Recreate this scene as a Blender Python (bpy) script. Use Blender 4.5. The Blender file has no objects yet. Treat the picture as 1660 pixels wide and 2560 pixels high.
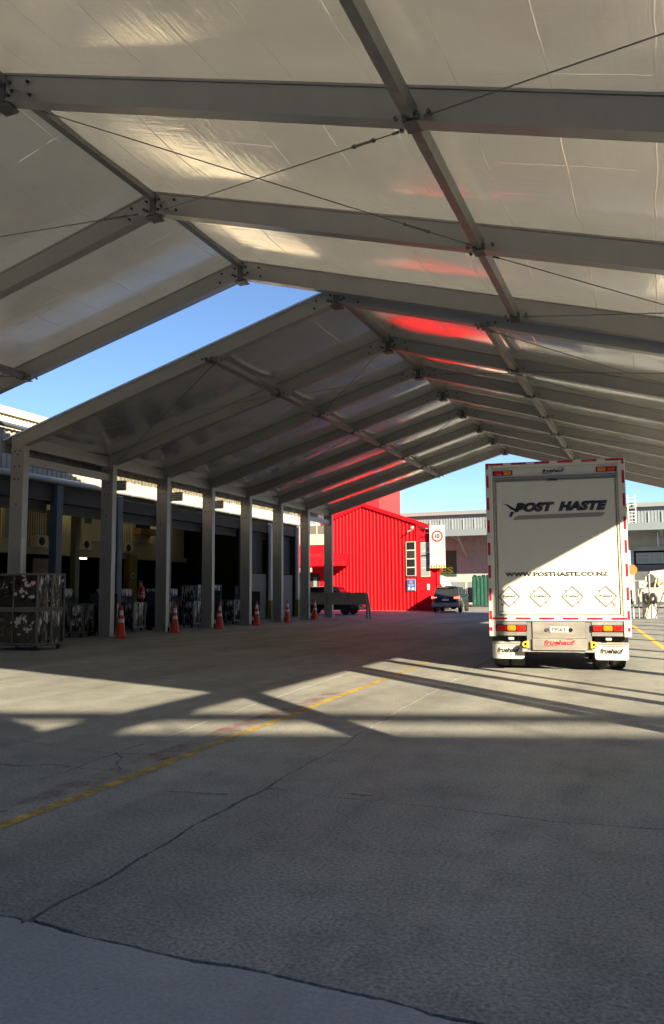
import bpy, math, random
from mathutils import Vector, Matrix
R = random.Random(7)
S = bpy.context.scene
col = S.collection
PI = math.pi

# ---------------------------------------------------------------- camera, sky, sun, exposure
F_PX, PITCH, ROLL, YAW, CAMH = 1987.6, 0.099, -0.006, 0.387, 1.5
cy, sy, cp, sp, cr, sr = math.cos(YAW), math.sin(YAW), math.cos(PITCH), math.sin(PITCH), math.cos(ROLL), math.sin(ROLL)
fw, rt, up = Vector((-sy, cy, 0)), Vector((cy, sy, 0)), Vector((0, 0, 1))
fw2, up2 = fw*cp + up*sp, -fw*sp + up*cp
cR, cU = rt*cr + up2*sr, -rt*sr + up2*cr
cam_d = bpy.data.cameras.new('camera'); cam = bpy.data.objects.new('camera', cam_d); col.objects.link(cam)
cam_d.sensor_fit = 'VERTICAL'; cam_d.sensor_height = 36.0; cam_d.sensor_width = 36.0
cam_d.lens = F_PX/2560*36.0; cam_d.clip_start = 0.05; cam_d.clip_end = 3000
m = Matrix.Identity(4)
for i in range(3):
    m[i][0], m[i][1], m[i][2] = cR[i], cU[i], -fw2[i]
m[2][3] = CAMH
cam.matrix_world = m
S.camera = cam

TO_SUN = Vector((1.83, -1.67, 1.0)).normalized()
EL = math.asin(TO_SUN.z)
world = bpy.data.worlds.new('World'); S.world = world; world.use_nodes = True
wn, wl = world.node_tree.nodes, world.node_tree.links
bg = wn['Background']
sky = wn.new('ShaderNodeTexSky'); sky.sky_type = 'NISHITA'; sky.sun_disc = False
sky.sun_elevation = EL; sky.sun_rotation = math.atan2(TO_SUN.x, TO_SUN.y)
sky.altitude = 0; sky.air_density = 0.75; sky.dust_density = 0.0; sky.ozone_density = 3.4
wl.new(sky.outputs[0], bg.inputs[0]); bg.inputs[1].default_value = 0.05
sun_d = bpy.data.lights.new('sun', 'SUN'); sun_d.energy = 5.0; sun_d.angle = math.radians(0.53); sun_d.color = (1.0, 0.83, 0.56)
sun = bpy.data.objects.new('sun', sun_d); col.objects.link(sun)
sun.rotation_euler = TO_SUN.to_track_quat('Z', 'Y').to_euler(); sun.location = TO_SUN*80
S.view_settings.view_transform = 'Standard'; S.view_settings.look = 'None'
S.view_settings.exposure = 1.98; S.view_settings.gamma = 1.0; S.view_settings.use_curve_mapping = False
S.cycles.max_bounces = 6; S.cycles.diffuse_bounces = 4; S.cycles.glossy_bounces = 4; S.cycles.transparent_max_bounces = 8
S.cycles.use_denoising = True
S.cycles.sample_clamp_indirect = 6.0

# ---------------------------------------------------------------- materials
MATS = {}
def mat(name, c, rough=0.6, metal=0.0, var=0.0, vscale=4.0, bump=0.0, bscale=30.0, emit=None, estr=0.0, spec=0.5, coat=0.0, dirt=None, dscale=1.5, damt=0.4, stretch=None):
    """Plain principled surface with noise variation, optional dirt tint and fine relief."""
    if name in MATS: return MATS[name]
    M = bpy.data.materials.new(name); M.use_nodes = True; MATS[name] = M
    N, L = M.node_tree.nodes, M.node_tree.links
    b = N['Principled BSDF']
    b.inputs['Base Color'].default_value = (*c, 1); b.inputs['Roughness'].default_value = rough
    b.inputs['Metallic'].default_value = metal; b.inputs['Specular IOR Level'].default_value = spec
    b.inputs['Coat Weight'].default_value = coat
    tc = N.new('ShaderNodeTexCoord'); src = tc.outputs['Object']
    if stretch:
        mp = N.new('ShaderNodeMapping'); mp.inputs['Scale'].default_value = stretch; L.new(src, mp.inputs[0]); src = mp.outputs[0]
    cur = None
    if var > 0:
        n = N.new('ShaderNodeTexNoise'); n.inputs['Scale'].default_value = vscale; n.inputs['Detail'].default_value = 6; n.inputs['Roughness'].default_value = .65
        L.new(src, n.inputs['Vector'])
        rr = N.new('ShaderNodeMapRange'); rr.inputs[1].default_value = .3; rr.inputs[2].default_value = .7
        rr.inputs[3].default_value = 1 - var; rr.inputs[4].default_value = 1 + var; L.new(n.outputs[0], rr.inputs[0])
        v = N.new('ShaderNodeVectorMath'); v.operation = 'SCALE'; v.inputs[0].default_value = c; L.new(rr.outputs[0], v.inputs['Scale'])
        cur = v.outputs[0]
        r2 = N.new('ShaderNodeMapRange'); r2.inputs[1].default_value = .3; r2.inputs[2].default_value = .7
        r2.inputs[3].default_value = max(.03, rough - .12); r2.inputs[4].default_value = min(1, rough + .12)
        L.new(n.outputs[0], r2.inputs[0]); L.new(r2.outputs[0], b.inputs['Roughness'])
    if dirt:
        n = N.new('ShaderNodeTexNoise'); n.inputs['Scale'].default_value = dscale; n.inputs['Detail'].default_value = 8; n.inputs['Roughness'].default_value = .7
        L.new(src, n.inputs['Vector'])
        rr = N.new('ShaderNodeMapRange'); rr.inputs[1].default_value = .48; rr.inputs[2].default_value = .75
        rr.inputs[3].default_value = 0; rr.inputs[4].default_value = damt; L.new(n.outputs[0], rr.inputs[0])
        mx = N.new('ShaderNodeMix'); mx.data_type = 'RGBA'; L.new(rr.outputs[0], mx.inputs[0])
        if cur: L.new(cur, mx.inputs[6])
        else: mx.inputs[6].default_value = (*c, 1)
        mx.inputs[7].default_value = (*dirt, 1); cur = mx.outputs[2]
    if cur: L.new(cur, b.inputs['Base Color'])
    if bump > 0:
        n = N.new('ShaderNodeTexNoise'); n.inputs['Scale'].default_value = bscale; n.inputs['Detail'].default_value = 4
        L.new(src, n.inputs['Vector'])
        bp = N.new('ShaderNodeBump'); bp.inputs['Strength'].default_value = bump; bp.inputs['Distance'].default_value = .02
        L.new(n.outputs[0], bp.inputs['Height']); L.new(bp.outputs[0], b.inputs['Normal'])
    if emit:
        b.inputs['Emission Color'].default_value = (*emit, 1); b.inputs['Emission Strength'].default_value = estr
    return M

def concrete(name, c1, c2, stain, rough=.72, grain=1.0, red=False):
    M = bpy.data.materials.new(name); M.use_nodes = True
    N, L = M.node_tree.nodes, M.node_tree.links; b = N['Principled BSDF']
    geo = N.new('ShaderNodeNewGeometry'); P = geo.outputs['Position']
    def noise(s, d=6, r=.6, vec=P):
        n = N.new('ShaderNodeTexNoise'); n.inputs['Scale'].default_value = s; n.inputs['Detail'].default_value = d; n.inputs['Roughness'].default_value = r
        L.new(vec, n.inputs['Vector']); return n.outputs[0]
    def rng(x, a, bb, lo, hi):
        r = N.new('ShaderNodeMapRange'); r.inputs[1].default_value = a; r.inputs[2].default_value = bb; r.inputs[3].default_value = lo; r.inputs[4].default_value = hi
        L.new(x, r.inputs[0]); return r.outputs[0]
    def mix(f, a, c, mode='MIX'):
        mx = N.new('ShaderNodeMix'); mx.data_type = 'RGBA'; mx.blend_type = mode
        if hasattr(f, 'links'): L.new(f, mx.inputs[0])
        else: mx.inputs[0].default_value = f
        for s, i in ((a, 6), (c, 7)):
            if hasattr(s, 'links'): L.new(s, mx.inputs[i])
            else: mx.inputs[i].default_value = (*s, 1)
        return mx.outputs[2]
    mp = N.new('ShaderNodeMapping'); mp.inputs['Scale'].default_value = (1.0, .35, 1); mp.inputs['Rotation'].default_value = (0, 0, .5); L.new(P, mp.inputs[0])
    base = mix(rng(noise(.55, 5, .62, mp.outputs[0]), .32, .68, 0, 1), c1, c2)
    base = mix(rng(noise(1.9, 5, .7), .48, .78, 0, .6), base, stain)
    ag = noise(48, 2, .7)
    v = N.new('ShaderNodeVectorMath'); v.operation = 'SCALE'; L.new(base, v.inputs[0]); L.new(rng(ag, .3, .7, 1 - .45*grain, 1 + .45*grain), v.inputs['Scale'])
    base = v.outputs[0]
    spk = noise(150, 1, .5)
    base = mix(rng(spk, .66, .74, 0, .55*grain), base, (.5, .47, .42))
    vo = N.new('ShaderNodeTexVoronoi'); vo.inputs['Scale'].default_value = 6.0; L.new(P, vo.inputs['Vector'])
    base = mix(rng(vo.outputs['Distance'], .03, .05, .55, 0), base, (.05, .048, .045))
    # dark worn tyre tracks and drips, shape of their own
    mp2 = N.new('ShaderNodeMapping'); mp2.inputs['Scale'].default_value = (1.6, .12, 1); L.new(P, mp2.inputs[0])
    base = mix(rng(noise(1.1, 5, .6, mp2.outputs[0]), .55, .75, 0, .45), base, stain)
    L.new(base, b.inputs['Base Color'])
    L.new(rng(noise(2.2, 3), .3, .7, rough - .14, rough + .1), b.inputs['Roughness'])
    b.inputs['Specular IOR Level'].default_value = .32
    bp = N.new('ShaderNodeBump'); bp.inputs['Strength'].default_value = .5*grain; bp.inputs['Distance'].default_value = .006
    L.new(ag, bp.inputs['Height']); L.new(bp.outputs[0], b.inputs['Normal'])
    return M

def foil(name, c=(.92, .90, .85), seed=0.0, rough=.12, metal=.64, trans=.08, bstr=.52):
    """Silver insulation film under the roof cloth: metallic, creased along the bays, finely wrinkled."""
    M = bpy.data.materials.new(name); M.use_nodes = True
    N, L = M.node_tree.nodes, M.node_tree.links; b = N['Principled BSDF']
    b.inputs['Metallic'].default_value = metal
    geo = N.new('ShaderNodeNewGeometry'); P = geo.outputs['Position']
    def noise(s, d=4, r=.55, vec=P):
        n = N.new('ShaderNodeTexNoise'); n.inputs['Scale'].default_value = s; n.inputs['Detail'].default_value = d; n.inputs['Roughness'].default_value = r
        L.new(vec, n.inputs['Vector']); return n.outputs[0]
    def mth(op, a, bb=None):
        n = N.new('ShaderNodeMath'); n.operation = op
        for s, i in ((a, 0), (bb, 1)):
            if s is None: continue
            if hasattr(s, 'links'): L.new(s, n.inputs[i])
            else: n.inputs[i].default_value = s
        return n.outputs[0]
    def rng(x, a, bb, lo, hi, interp='SMOOTHSTEP'):
        r = N.new('ShaderNodeMapRange'); r.interpolation_type = interp; r.inputs[1].default_value = a; r.inputs[2].default_value = bb; r.inputs[3].default_value = lo; r.inputs[4].default_value = hi
        L.new(x, r.inputs[0]); return r.outputs[0]
    sx = N.new('ShaderNodeSeparateXYZ'); L.new(P, sx.inputs[0])
    big = noise(.75, 2)
    wob = mth('MULTIPLY', big, .13)
    xx = mth('ADD', mth('ADD', sx.outputs[0], wob), seed)
    fr = mth('FRACT', mth('DIVIDE', xx, 1.15)); d = mth('ABSOLUTE', mth('SUBTRACT', fr, .5))
    crease = rng(d, 0, .013, 1, 0)                                   # long folds along the bays
    fr2 = mth('FRACT', mth('DIVIDE', mth('ADD', sx.outputs[1], wob), 2.05)); d2 = mth('ABSOLUTE', mth('SUBTRACT', fr2, .5))
    crease2 = rng(d2, 0, .010, 1, 0)
    patch = noise(.62, 3)
    mp = N.new('ShaderNodeMapping'); mp.inputs['Scale'].default_value = (9.0, 1.1, 9.0); mp.inputs['Rotation'].default_value = (0, 0, .12); L.new(P, mp.inputs[0])
    wr1 = mth('MULTIPLY', noise(1.0, 4, .6, mp.outputs[0]), rng(patch, .40, .62, .12, 1))          # fine creases along the bays
    mp3 = N.new('ShaderNodeMapping'); mp3.inputs['Scale'].default_value = (1.2, 8.0, 1.2); mp3.inputs['Rotation'].default_value = (0, 0, .28); L.new(P, mp3.inputs[0])
    wr2 = mth('MULTIPLY', noise(1.0, 4, .6, mp3.outputs[0]), rng(patch, .60, .42, .12, 1))
    h = mth('ADD', mth('MULTIPLY', wr1, .55), mth('ADD', mth('MULTIPLY', wr2, .45), mth('ADD', mth('MULTIPLY', mth('MULTIPLY', crease, rng(big, .45, .55, .2, 1)), 1.1), mth('MULTIPLY', mth('MULTIPLY', crease2, rng(patch, .5, .6, 0, 1)), .6))))
    bp = N.new('ShaderNodeBump'); bp.inputs['Strength'].default_value = bstr; bp.inputs['Distance'].default_value = .03
    L.new(h, bp.inputs['Height']); L.new(bp.outputs[0], b.inputs['Normal'])
    v = N.new('ShaderNodeVectorMath'); v.operation = 'SCALE'; v.inputs[0].default_value = c; L.new(rng(patch, .3, .7, .9, 1.07), v.inputs['Scale'])
    L.new(v.outputs[0], b.inputs['Base Color'])
    L.new(rng(big, .3, .7, rough - .04, rough + .08), b.inputs['Roughness'])
    tl = N.new('ShaderNodeBsdfTranslucent'); tl.inputs[0].default_value = (1.0, .97, .92, 1); ms = N.new('ShaderNodeMixShader'); ms.inputs[0].default_value = trans
    L.new(b.outputs[0], ms.inputs[1]); L.new(tl.outputs[0], ms.inputs[2]); L.new(ms.outputs[0], N['Material Output'].inputs[0])
    return M

def worn_paint(name, c, cover=.5, soft=.08, scale=7.0):
    M = bpy.data.materials.new(name); M.use_nodes = True
    N, L = M.node_tree.nodes, M.node_tree.links; b = N['Principled BSDF']; out = N['Material Output']
    geo = N.new('ShaderNodeNewGeometry')
    n = N.new('ShaderNodeTexNoise'); n.inputs['Scale'].default_value = scale; n.inputs['Detail'].default_value = 9; n.inputs['Roughness'].default_value = .72
    L.new(geo.outputs['Position'], n.inputs['Vector'])
    r = N.new('ShaderNodeMapRange'); r.inputs[1].default_value = cover - soft; r.inputs[2].default_value = cover + soft; L.new(n.outputs[0], r.inputs[0])
    n2 = N.new('ShaderNodeTexNoise'); n2.inputs['Scale'].default_value = 60; L.new(geo.outputs['Position'], n2.inputs['Vector'])
    r2 = N.new('ShaderNodeMapRange'); r2.inputs[3].default_value = .6; r2.inputs[4].default_value = 1.3; L.new(n2.outputs[0], r2.inputs[0])
    v = N.new('ShaderNodeVectorMath'); v.operation = 'SCALE'; v.inputs[0].default_value = c; L.new(r2.outputs[0], v.inputs['Scale']); L.new(v.outputs[0], b.inputs['Base Color'])
    b.inputs['Roughness'].default_value = .65
    t = N.new('ShaderNodeBsdfTransparent'); mx = N.new('ShaderNodeMixShader')
    L.new(r.outputs[0], mx.inputs[0]); L.new(t.outputs[0], mx.inputs[2]); L.new(b.outputs[0], mx.inputs[1]); L.new(mx.outputs[0], out.inputs[0])
    return M

ALU = mat('aluminium_grey', (.36, .36, .36), .42, .35, .07, 2.0, stretch=(1, 1, .3))
ALU_D = mat('aluminium_bright', (.24, .24, .24), .40, .5, .06, 3.0)
GALV = mat('galvanised', (.27, .275, .27), .5, .5, .22, 6.0)
STEEL_DK = mat('dark_steel', (.06, .06, .062), .5, .6, .2, 8.0)
WIRE = mat('wire_rope', (.20, .20, .205), .45, .7)
BOLT = mat('bolt', (.07, .07, .07), .5, .6)
WHITE = mat('white_paint', (.56, .555, .53), .38, 0, .04, 1.2, dirt=(.45, .42, .36), dscale=1.1, damt=.25)
WHITE2 = mat('white_gloss', (.50, .495, .48), .25, 0, .02)
TRUCKW = mat('truck_white', (.56, .545, .50), .35, 0, .03, .8, dirt=(.36, .33, .29), dscale=1.7, damt=.22, stretch=(1, 1, .35))
BLACKP = mat('black_plastic', (.012, .012, .013), .32, 0, .2, 5.0)
RUBBER = mat('rubber', (.018, .018, .018), .75, 0, .2, 9.0, bump=.3, bscale=40)
NAVY = mat('navy_ink', (.008, .012, .035), .4)
INK = mat('black_ink', (.012, .012, .014), .45)
GREYINK = mat('grey_ink', (.20, .20, .205), .5)
REDINK = mat('red_ink', (.55, .02, .025), .4)
TAPE_R = mat('red_tape', (.42, .012, .03), .28, 0, .08, 12)
TAPE_W = mat('white_tape', (.55, .55, .54), .25)
LAMP_R = mat('red_lens', (.62, .012, .01), .12, 0, .08, 30, coat=.6)
LAMP_A = mat('amber_lens', (.75, .19, .01), .12, 0, .08, 30, coat=.6)
YEL = mat('yellow_paint', (.70, .42, .02), .4, 0, .1, 6)
REDWALL = mat('red_wall', (.62, .004, .010), .55, 0, spec=.2, var=.05, vscale=1.0, dirt=(.36, .012, .014), dscale=1.6, damt=.5, stretch=(1, 1, .08))
REDWALL2 = mat('red_wall_smooth', (.58, .005, .012), .5, 0, .04, 1.0, spec=.2)
GLASS = mat('dark_glass', (.02, .022, .025), .06, 0, spec=.8)
GLASS_L = mat('pale_glass', (.20, .23, .25), .12, 0, .1, 2.0, spec=.8)
CREAM = mat('cream_clad', (.50, .45, .34), .5, 0, .06, 2.0)
CREAM_IN = mat('cream_panel', (.36, .31, .20), .6, 0, .08, 2.0)
BLUEGREY = mat('bluegrey_steel', (.09, .11, .15), .5, .1, .1, 3.0)
CLAD_D = mat('grey_cladding', (.40, .37, .31), .5, .1, .06, 2.0)
PIPE = mat('pipe_grey', (.42, .44, .46), .4, .2, .08, 3.0)
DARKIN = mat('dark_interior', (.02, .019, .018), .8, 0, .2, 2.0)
TIMBER = mat('timber', (.30, .19, .08), .6, 0, .2, 5.0)
ORANGE = mat('cone_orange', (.62, .045, .012), .42, 0, .15, 5, dirt=(.16, .03, .02), dscale=6, damt=.5)
HIVIS = mat('hivis_orange', (.80, .10, .02), .6, 0, .08, 9)
REFL = mat('reflective_band', (.60, .60, .60), .3, .1, .12, 9)
CONC = mat('concrete_panel', (.25, .27, .285), .8, 0, .12, 1.2, bump=.2, bscale=12, dirt=(.16, .17, .175), dscale=.7, damt=.5)
GREYCLAD = mat('light_grey_clad', (.14, .17, .20), .5, .1, .05)
GREYSTEEL = mat('grey_beam', (.26, .28, .30), .5, .2, .06)
GREENSIGN = mat('green_sign', (.015, .055, .035), .4)
LIME = mat('lime_letter', (.42, .62, .06), .5)
GREENBIN = mat('green_metal', (.012, .06, .045), .45, .1, .15, 3.0)
CARBLUE = mat('car_dark_blue', (.020, .030, .050), .22, .35, coat=1.0)
CARBLK = mat('car_black', (.010, .012, .022), .2, .3, coat=1.0)
CARGREY = mat('car_grey_plastic', (.22, .21, .20), .5)
CHROME = mat('chrome', (.7, .7, .7), .12, 1.0)
PAPER = mat('label_paper', (.42, .41, .385), .7, 0, .15, 20)
PAPER_P = mat('label_pink', (.60, .30, .28), .7)
SKIN = mat('skin', (.45, .28, .20), .6)
TROUSER = mat('trousers', (.03, .035, .05), .8)
HAIR = mat('hair', (.03, .02, .015), .7)
BLUESIGN = mat('blue_sign', (.02, .12, .45), .4)
ORSIGN = mat('orange_sign', (.75, .16, .05), .4)
PALEYEL = mat('pale_yellow', (.75, .62, .28), .5)
PINKY = mat('pale_pink', (.7, .35, .33), .6)
TUBE_L = mat('tube_lamp', (.9, .9, .7), .4, emit=(1, .93, .5), estr=3.0)
FOIL1, FOIL2 = foil('foil_near', seed=.3), foil('foil_far', (.80, .79, .76), seed=.8, rough=.12, metal=.74, trans=.008, bstr=.24)
CLOTH = mat('roof_cloth', (.70, .70, .68), .6)
_n, _l = CLOTH.node_tree.nodes, CLOTH.node_tree.links
_t = _n.new('ShaderNodeBsdfTranslucent'); _t.inputs[0].default_value = (.95, .95, .93, 1); _m = _n.new('ShaderNodeMixShader'); _m.inputs[0].default_value = .55
_l.new(_n['Principled BSDF'].outputs[0], _m.inputs[1]); _l.new(_t.outputs[0], _m.inputs[2]); _l.new(_m.outputs[0], _n['Material Output'].inputs[0])
CONCRETE = concrete('yard_concrete', (.160, .168, .164), (.285, .292, .276), (.100, .107, .107))
APRON = concrete('apron_concrete', (.26, .275, .28), (.32, .335, .34), (.20, .212, .217), grain=.35)
JOINT = mat('joint_dirt', (.008, .0075, .007), .95, 0, .3, 20)
def wrap_mat():
    M = bpy.data.materials.new('wrap_sheen'); M.use_nodes = True; N, L = M.node_tree.nodes, M.node_tree.links; b = N['Principled BSDF']
    tc = N.new('ShaderNodeTexCoord'); mp = N.new('ShaderNodeMapping'); mp.inputs['Scale'].default_value = (7, 7, 1.4); L.new(tc.outputs['Object'], mp.inputs[0])
    n = N.new('ShaderNodeTexNoise'); n.inputs['Scale'].default_value = 1.6; n.inputs['Detail'].default_value = 5; n.inputs['Distortion'].default_value = .8; L.new(mp.outputs[0], n.inputs['Vector'])
    sz = N.new('ShaderNodeSeparateXYZ'); L.new(tc.outputs['Object'], sz.inputs[0]); ma = N.new('ShaderNodeMath'); ma.operation = 'MULTIPLY_ADD'; ma.inputs[1].default_value = .16; L.new(sz.outputs[2], ma.inputs[0]); L.new(n.outputs[0], ma.inputs[2])
    r = N.new('ShaderNodeMapRange'); r.inputs[1].default_value = .60; r.inputs[2].default_value = .78; L.new(ma.outputs[0], r.inputs[0])
    mx = N.new('ShaderNodeMix'); mx.data_type = 'RGBA'; mx.inputs[6].default_value = (.014, .015, .018, 1); mx.inputs[7].default_value = (.66, .70, .74, 1); L.new(r.outputs[0], mx.inputs[0]); L.new(mx.outputs[2], b.inputs['Base Color'])  # film highlights painted pale over black, denser towards the top
    b.inputs['Roughness'].default_value = .16
    bp = N.new('ShaderNodeBump'); bp.inputs['Strength'].default_value = .8; bp.inputs['Distance'].default_value = .03; L.new(n.outputs[0], bp.inputs['Height']); L.new(bp.outputs[0], b.inputs['Normal'])
    return M
WRAP = wrap_mat()

# ---------------------------------------------------------------- mesh helpers
class MB:
    def __init__(s): s.v, s.f, s.mi = [], [], []
    def add(s, vs, fs, mi=0):
        o = len(s.v); s.v += [tuple(v) for v in vs]; s.f += [tuple(i + o for i in f) for f in fs]; s.mi += [mi]*len(fs); return s
    def box(s, x0, x1, y0, y1, z0, z1, mi=0):
        return s.add([(x0,y0,z0),(x1,y0,z0),(x1,y1,z0),(x0,y1,z0),(x0,y0,z1),(x1,y0,z1),(x1,y1,z1),(x0,y1,z1)],
                     [(0,3,2,1),(4,5,6,7),(0,1,5,4),(1,2,6,5),(2,3,7,6),(3,0,4,7)], mi)
    def bbox(s, x0, x1, y0, y1, z0, z1, b=.01, mi=0):
        """box with chamfered edges"""
        vs, fs = [], []
        idx = {}
        X, Y, Z = (x0, x1), (y0, y1), (z0, z1)
        for i in (0, 1):
            for j in (0, 1):
                for k in (0, 1):
                    for ax in range(3):
                        p = [X[i], Y[j], Z[k]]
                        for a, q in ((0, i), (1, j), (2, k)):
                            if a != ax: p[a] += b if q == 0 else -b
                        idx[i, j, k, ax] = len(vs); vs.append(tuple(p))
        def q(*a): fs.append(a)
        for ax in range(3):
            o = [a for a in range(3) if a != ax]
            for sgn in (0, 1):
                cs = []
                for (a, c) in ((0, 0), (1, 0), (1, 1), (0, 1)):
                    ijk = [0, 0, 0]; ijk[ax] = sgn; ijk[o[0]] = a; ijk[o[1]] = c; cs.append(idx[(*ijk, ax)])
                q(*cs)
        for ax in range(3):
            o = [a for a in range(3) if a != ax]
            for a in (0, 1):
                for c in (0, 1):
                    e0 = [0, 0, 0]; e0[o[0]] = a; e0[o[1]] = c; e1 = list(e0); e1[ax] = 1
                    q(idx[(*e0, o[0])], idx[(*e1, o[0])], idx[(*e1, o[1])], idx[(*e0, o[1])])
        for i in (0, 1):
            for j in (0, 1):
                for k in (0, 1): q(idx[i, j, k, 0], idx[i, j, k, 1], idx[i, j, k, 2])
        return s.add(vs, fs, mi)
    def bar(s, p, q, w, h, upv=(0, 0, 1), mi=0):
        """rectangular bar from p to q; w across, h along upv"""
        p, q = Vector(p), Vector(q); d = (q - p).normalized(); u = Vector(upv); side = d.cross(u)
        if side.length < 1e-6: side = Vector((1, 0, 0))
        side.normalize(); u = side.cross(d).normalized(); a, b = side*w/2, u*h/2
        vs = [p-a-b, p+a-b, p+a+b, p-a+b, q-a-b, q+a-b, q+a+b, q-a+b]
        return s.add(vs, [(0,1,2,3),(7,6,5,4),(0,4,5,1),(1,5,6,2),(2,6,7,3),(3,7,4,0)], mi)
    def tube(s, p, q, r, n=10, r2=None, mi=0, cap=True):
        p, q = Vector(p), Vector(q); d = (q - p).normalized(); a = d.orthogonal().normalized(); b = d.cross(a); r2 = r if r2 is None else r2
        vs = [p + (a*math.cos(t) + b*math.sin(t))*r for t in (2*PI*i/n for i in range(n))] + [q + (a*math.cos(t) + b*math.sin(t))*r2 for t in (2*PI*i/n for i in range(n))]
        fs = [(i, (i+1) % n, n + (i+1) % n, n + i) for i in range(n)]
        if cap: fs += [tuple(range(n))[::-1], tuple(range(n, 2*n))]
        return s.add(vs, fs, mi)
    def lathe(s, prof, c, n=20, axis='z', mi=0):
        vs = []
        for r, h in prof:
            for i in range(n):
                t = 2*PI*i/n; a, b = r*math.cos(t), r*math.sin(t)
                vs.append({'z': (c[0]+a, c[1]+b, c[2]+h), 'x': (c[0]+h, c[1]+a, c[2]+b), 'y': (c[0]+a, c[1]+h, c[2]+b)}[axis])
        fs = [(k*n+i, k*n+(i+1) % n, (k+1)*n+(i+1) % n, (k+1)*n+i) for k in range(len(prof)-1) for i in range(n)]
        fs += [tuple(range(n))[::-1], tuple(range((len(prof)-1)*n, len(prof)*n))]
        return s.add(vs, fs, mi)
    def prism(s, poly, axis, a, b, mi=0):
        """polygon (u,v) extruded along axis: 'y' -> (x,z), 'x' -> (y,z), 'z' -> (x,y)"""
        n = len(poly)
        f = {'y': lambda p, t: (p[0], t, p[1]), 'x': lambda p, t: (t, p[0], p[1]), 'z': lambda p, t: (p[0], p[1], t)}[axis]
        return s.add([f(p, a) for p in poly] + [f(p, b) for p in poly],
                     [tuple(range(n)), tuple(range(n, 2*n))[::-1]] + [(i, n+i, n+(i+1) % n, (i+1) % n) for i in range(n)], mi)
    def mesh(s, name, mats, smooth=False):
        me = bpy.data.meshes.new(name); me.from_pydata(s.v, [], s.f); mats = mats if isinstance(mats, (list, tuple)) else [mats]
        for mm in mats: me.materials.append(mm)
        if len(mats) > 1: me.polygons.foreach_set('material_index', s.mi)
        if smooth: me.polygons.foreach_set('use_smooth', [True]*len(s.f))
        me.validate(); me.update()
        import bmesh
        bm = bmesh.new(); bm.from_mesh(me); bmesh.ops.recalc_face_normals(bm, faces=bm.faces); bm.to_mesh(me); bm.free()
        if smooth: me.set_sharp_from_angle(angle=math.radians(38))
        return me
    def build(s, name, mats, parent=None, smooth=False):
        return put(name, s.mesh(name, mats, smooth), parent)

def put(name, me, parent=None, loc=None, rz=0):
    o = bpy.data.objects.new(name, me); col.objects.link(o)
    if parent: o.parent = parent
    if loc is not None: o.location = loc
    if rz: o.rotation_euler = (0, 0, rz)
    return o
def tag(o, label=None, cat=None, group=None, kind=None):
    for k, v in (('label', label), ('category', cat), ('group', group), ('kind', kind)):
        if v: o[k] = v
    return o
def thing(name, loc, rz, label, cat, group=None):
    o = bpy.data.objects.new(name, None); col.objects.link(o); o.location = loc; o.rotation_euler = (0, 0, rz); o.empty_display_size = .3
    return tag(o, label, cat, group)
def copy_tree(o, parent=None):
    c = o.copy(); col.objects.link(c); c.parent = parent
    for ch in list(o.children): copy_tree(ch, c)
    return c
def B(name, mt, parent, *box, b=None):
    mb = MB()
    (mb.bbox(*box, b=b) if b else mb.box(*box))
    return mb.build(name, mt, parent)

def text(name, body, box, y, mt, parent, shear=0.0, bold=0.0, depth=.004, squash=True, plane='xz-', spacing=1.0):
    """lettering as thin solid mesh, fitted into box (x0,x1,z0,z1) on the plane y=const facing -y"""
    cu = bpy.data.curves.new(name, 'FONT'); cu.body = body; cu.size = 1; cu.shear = shear; cu.offset = bold; cu.resolution_u = 3; cu.space_character = spacing
    o = bpy.data.objects.new(name, cu); col.objects.link(o)
    dg = bpy.context.evaluated_depsgraph_get(); me = bpy.data.meshes.new_from_object(o.evaluated_get(dg))
    bpy.data.objects.remove(o); bpy.data.curves.remove(cu)
    xs = [v.co.x for v in me.vertices]; ys = [v.co.y for v in me.vertices]
    x0, x1, z0, z1 = box; ax = (x1-x0)/(max(xs)-min(xs)); az = (z1-z0)/(max(ys)-min(ys)); mx, my = min(xs), min(ys)
    for v in me.vertices: v.co = (x0 + (v.co.x-mx)*ax, y, z0 + (v.co.y-my)*az)
    # give it thickness
    import bmesh
    bm = bmesh.new(); bm.from_mesh(me)
    bmesh.ops.recalc_face_normals(bm, faces=bm.faces)
    r = bmesh.ops.extrude_face_region(bm, geom=list(bm.faces))
    bmesh.ops.translate(bm, verts=[e for e in r['geom'] if isinstance(e, bmesh.types.BMVert)], vec=(0, -depth, 0))
    bmesh.ops.recalc_face_normals(bm, faces=bm.faces)
    bm.to_mesh(me); bm.free(); me.materials.clear(); me.materials.append(mt)
    return put(name, me, parent)

def corrugated(name, mt, parent, p0, p1, ztop, z0, pitch=.25, depth=.04, rib=.35):
    """upright ribbed sheet from p0 to p1 (xy); ztop: function of fraction along; ribs proud towards the right-hand side of p0->p1"""
    p0, p1 = Vector((*p0, 0)), Vector((*p1, 0)); d = p1 - p0; Ln = d.length; d.normalize(); n = Vector((d.y, -d.x, 0))
    pts = []; t = 0.0
    while t < Ln:
        for f, h in ((0, 0), (1-rib-.18, 0), (1-rib-.06, 1), (1-.10, 1)):
            u = t + f*pitch
            if u <= Ln: pts.append((u, h*depth))
        t += pitch
    pts.append((Ln, 0))
    mb = MB(); vs, fs = [], []
    for u, h in pts:
        q = p0 + d*u + n*h; zt = ztop(u/Ln) if callable(ztop) else ztop
        vs += [(q.x, q.y, z0), (q.x, q.y, zt)]
    for i in range(len(pts)-1): fs.append((2*i, 2*i+2, 2*i+3, 2*i+1))
    mb.add(vs, fs); return mb.build(name, mt, parent)

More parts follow.
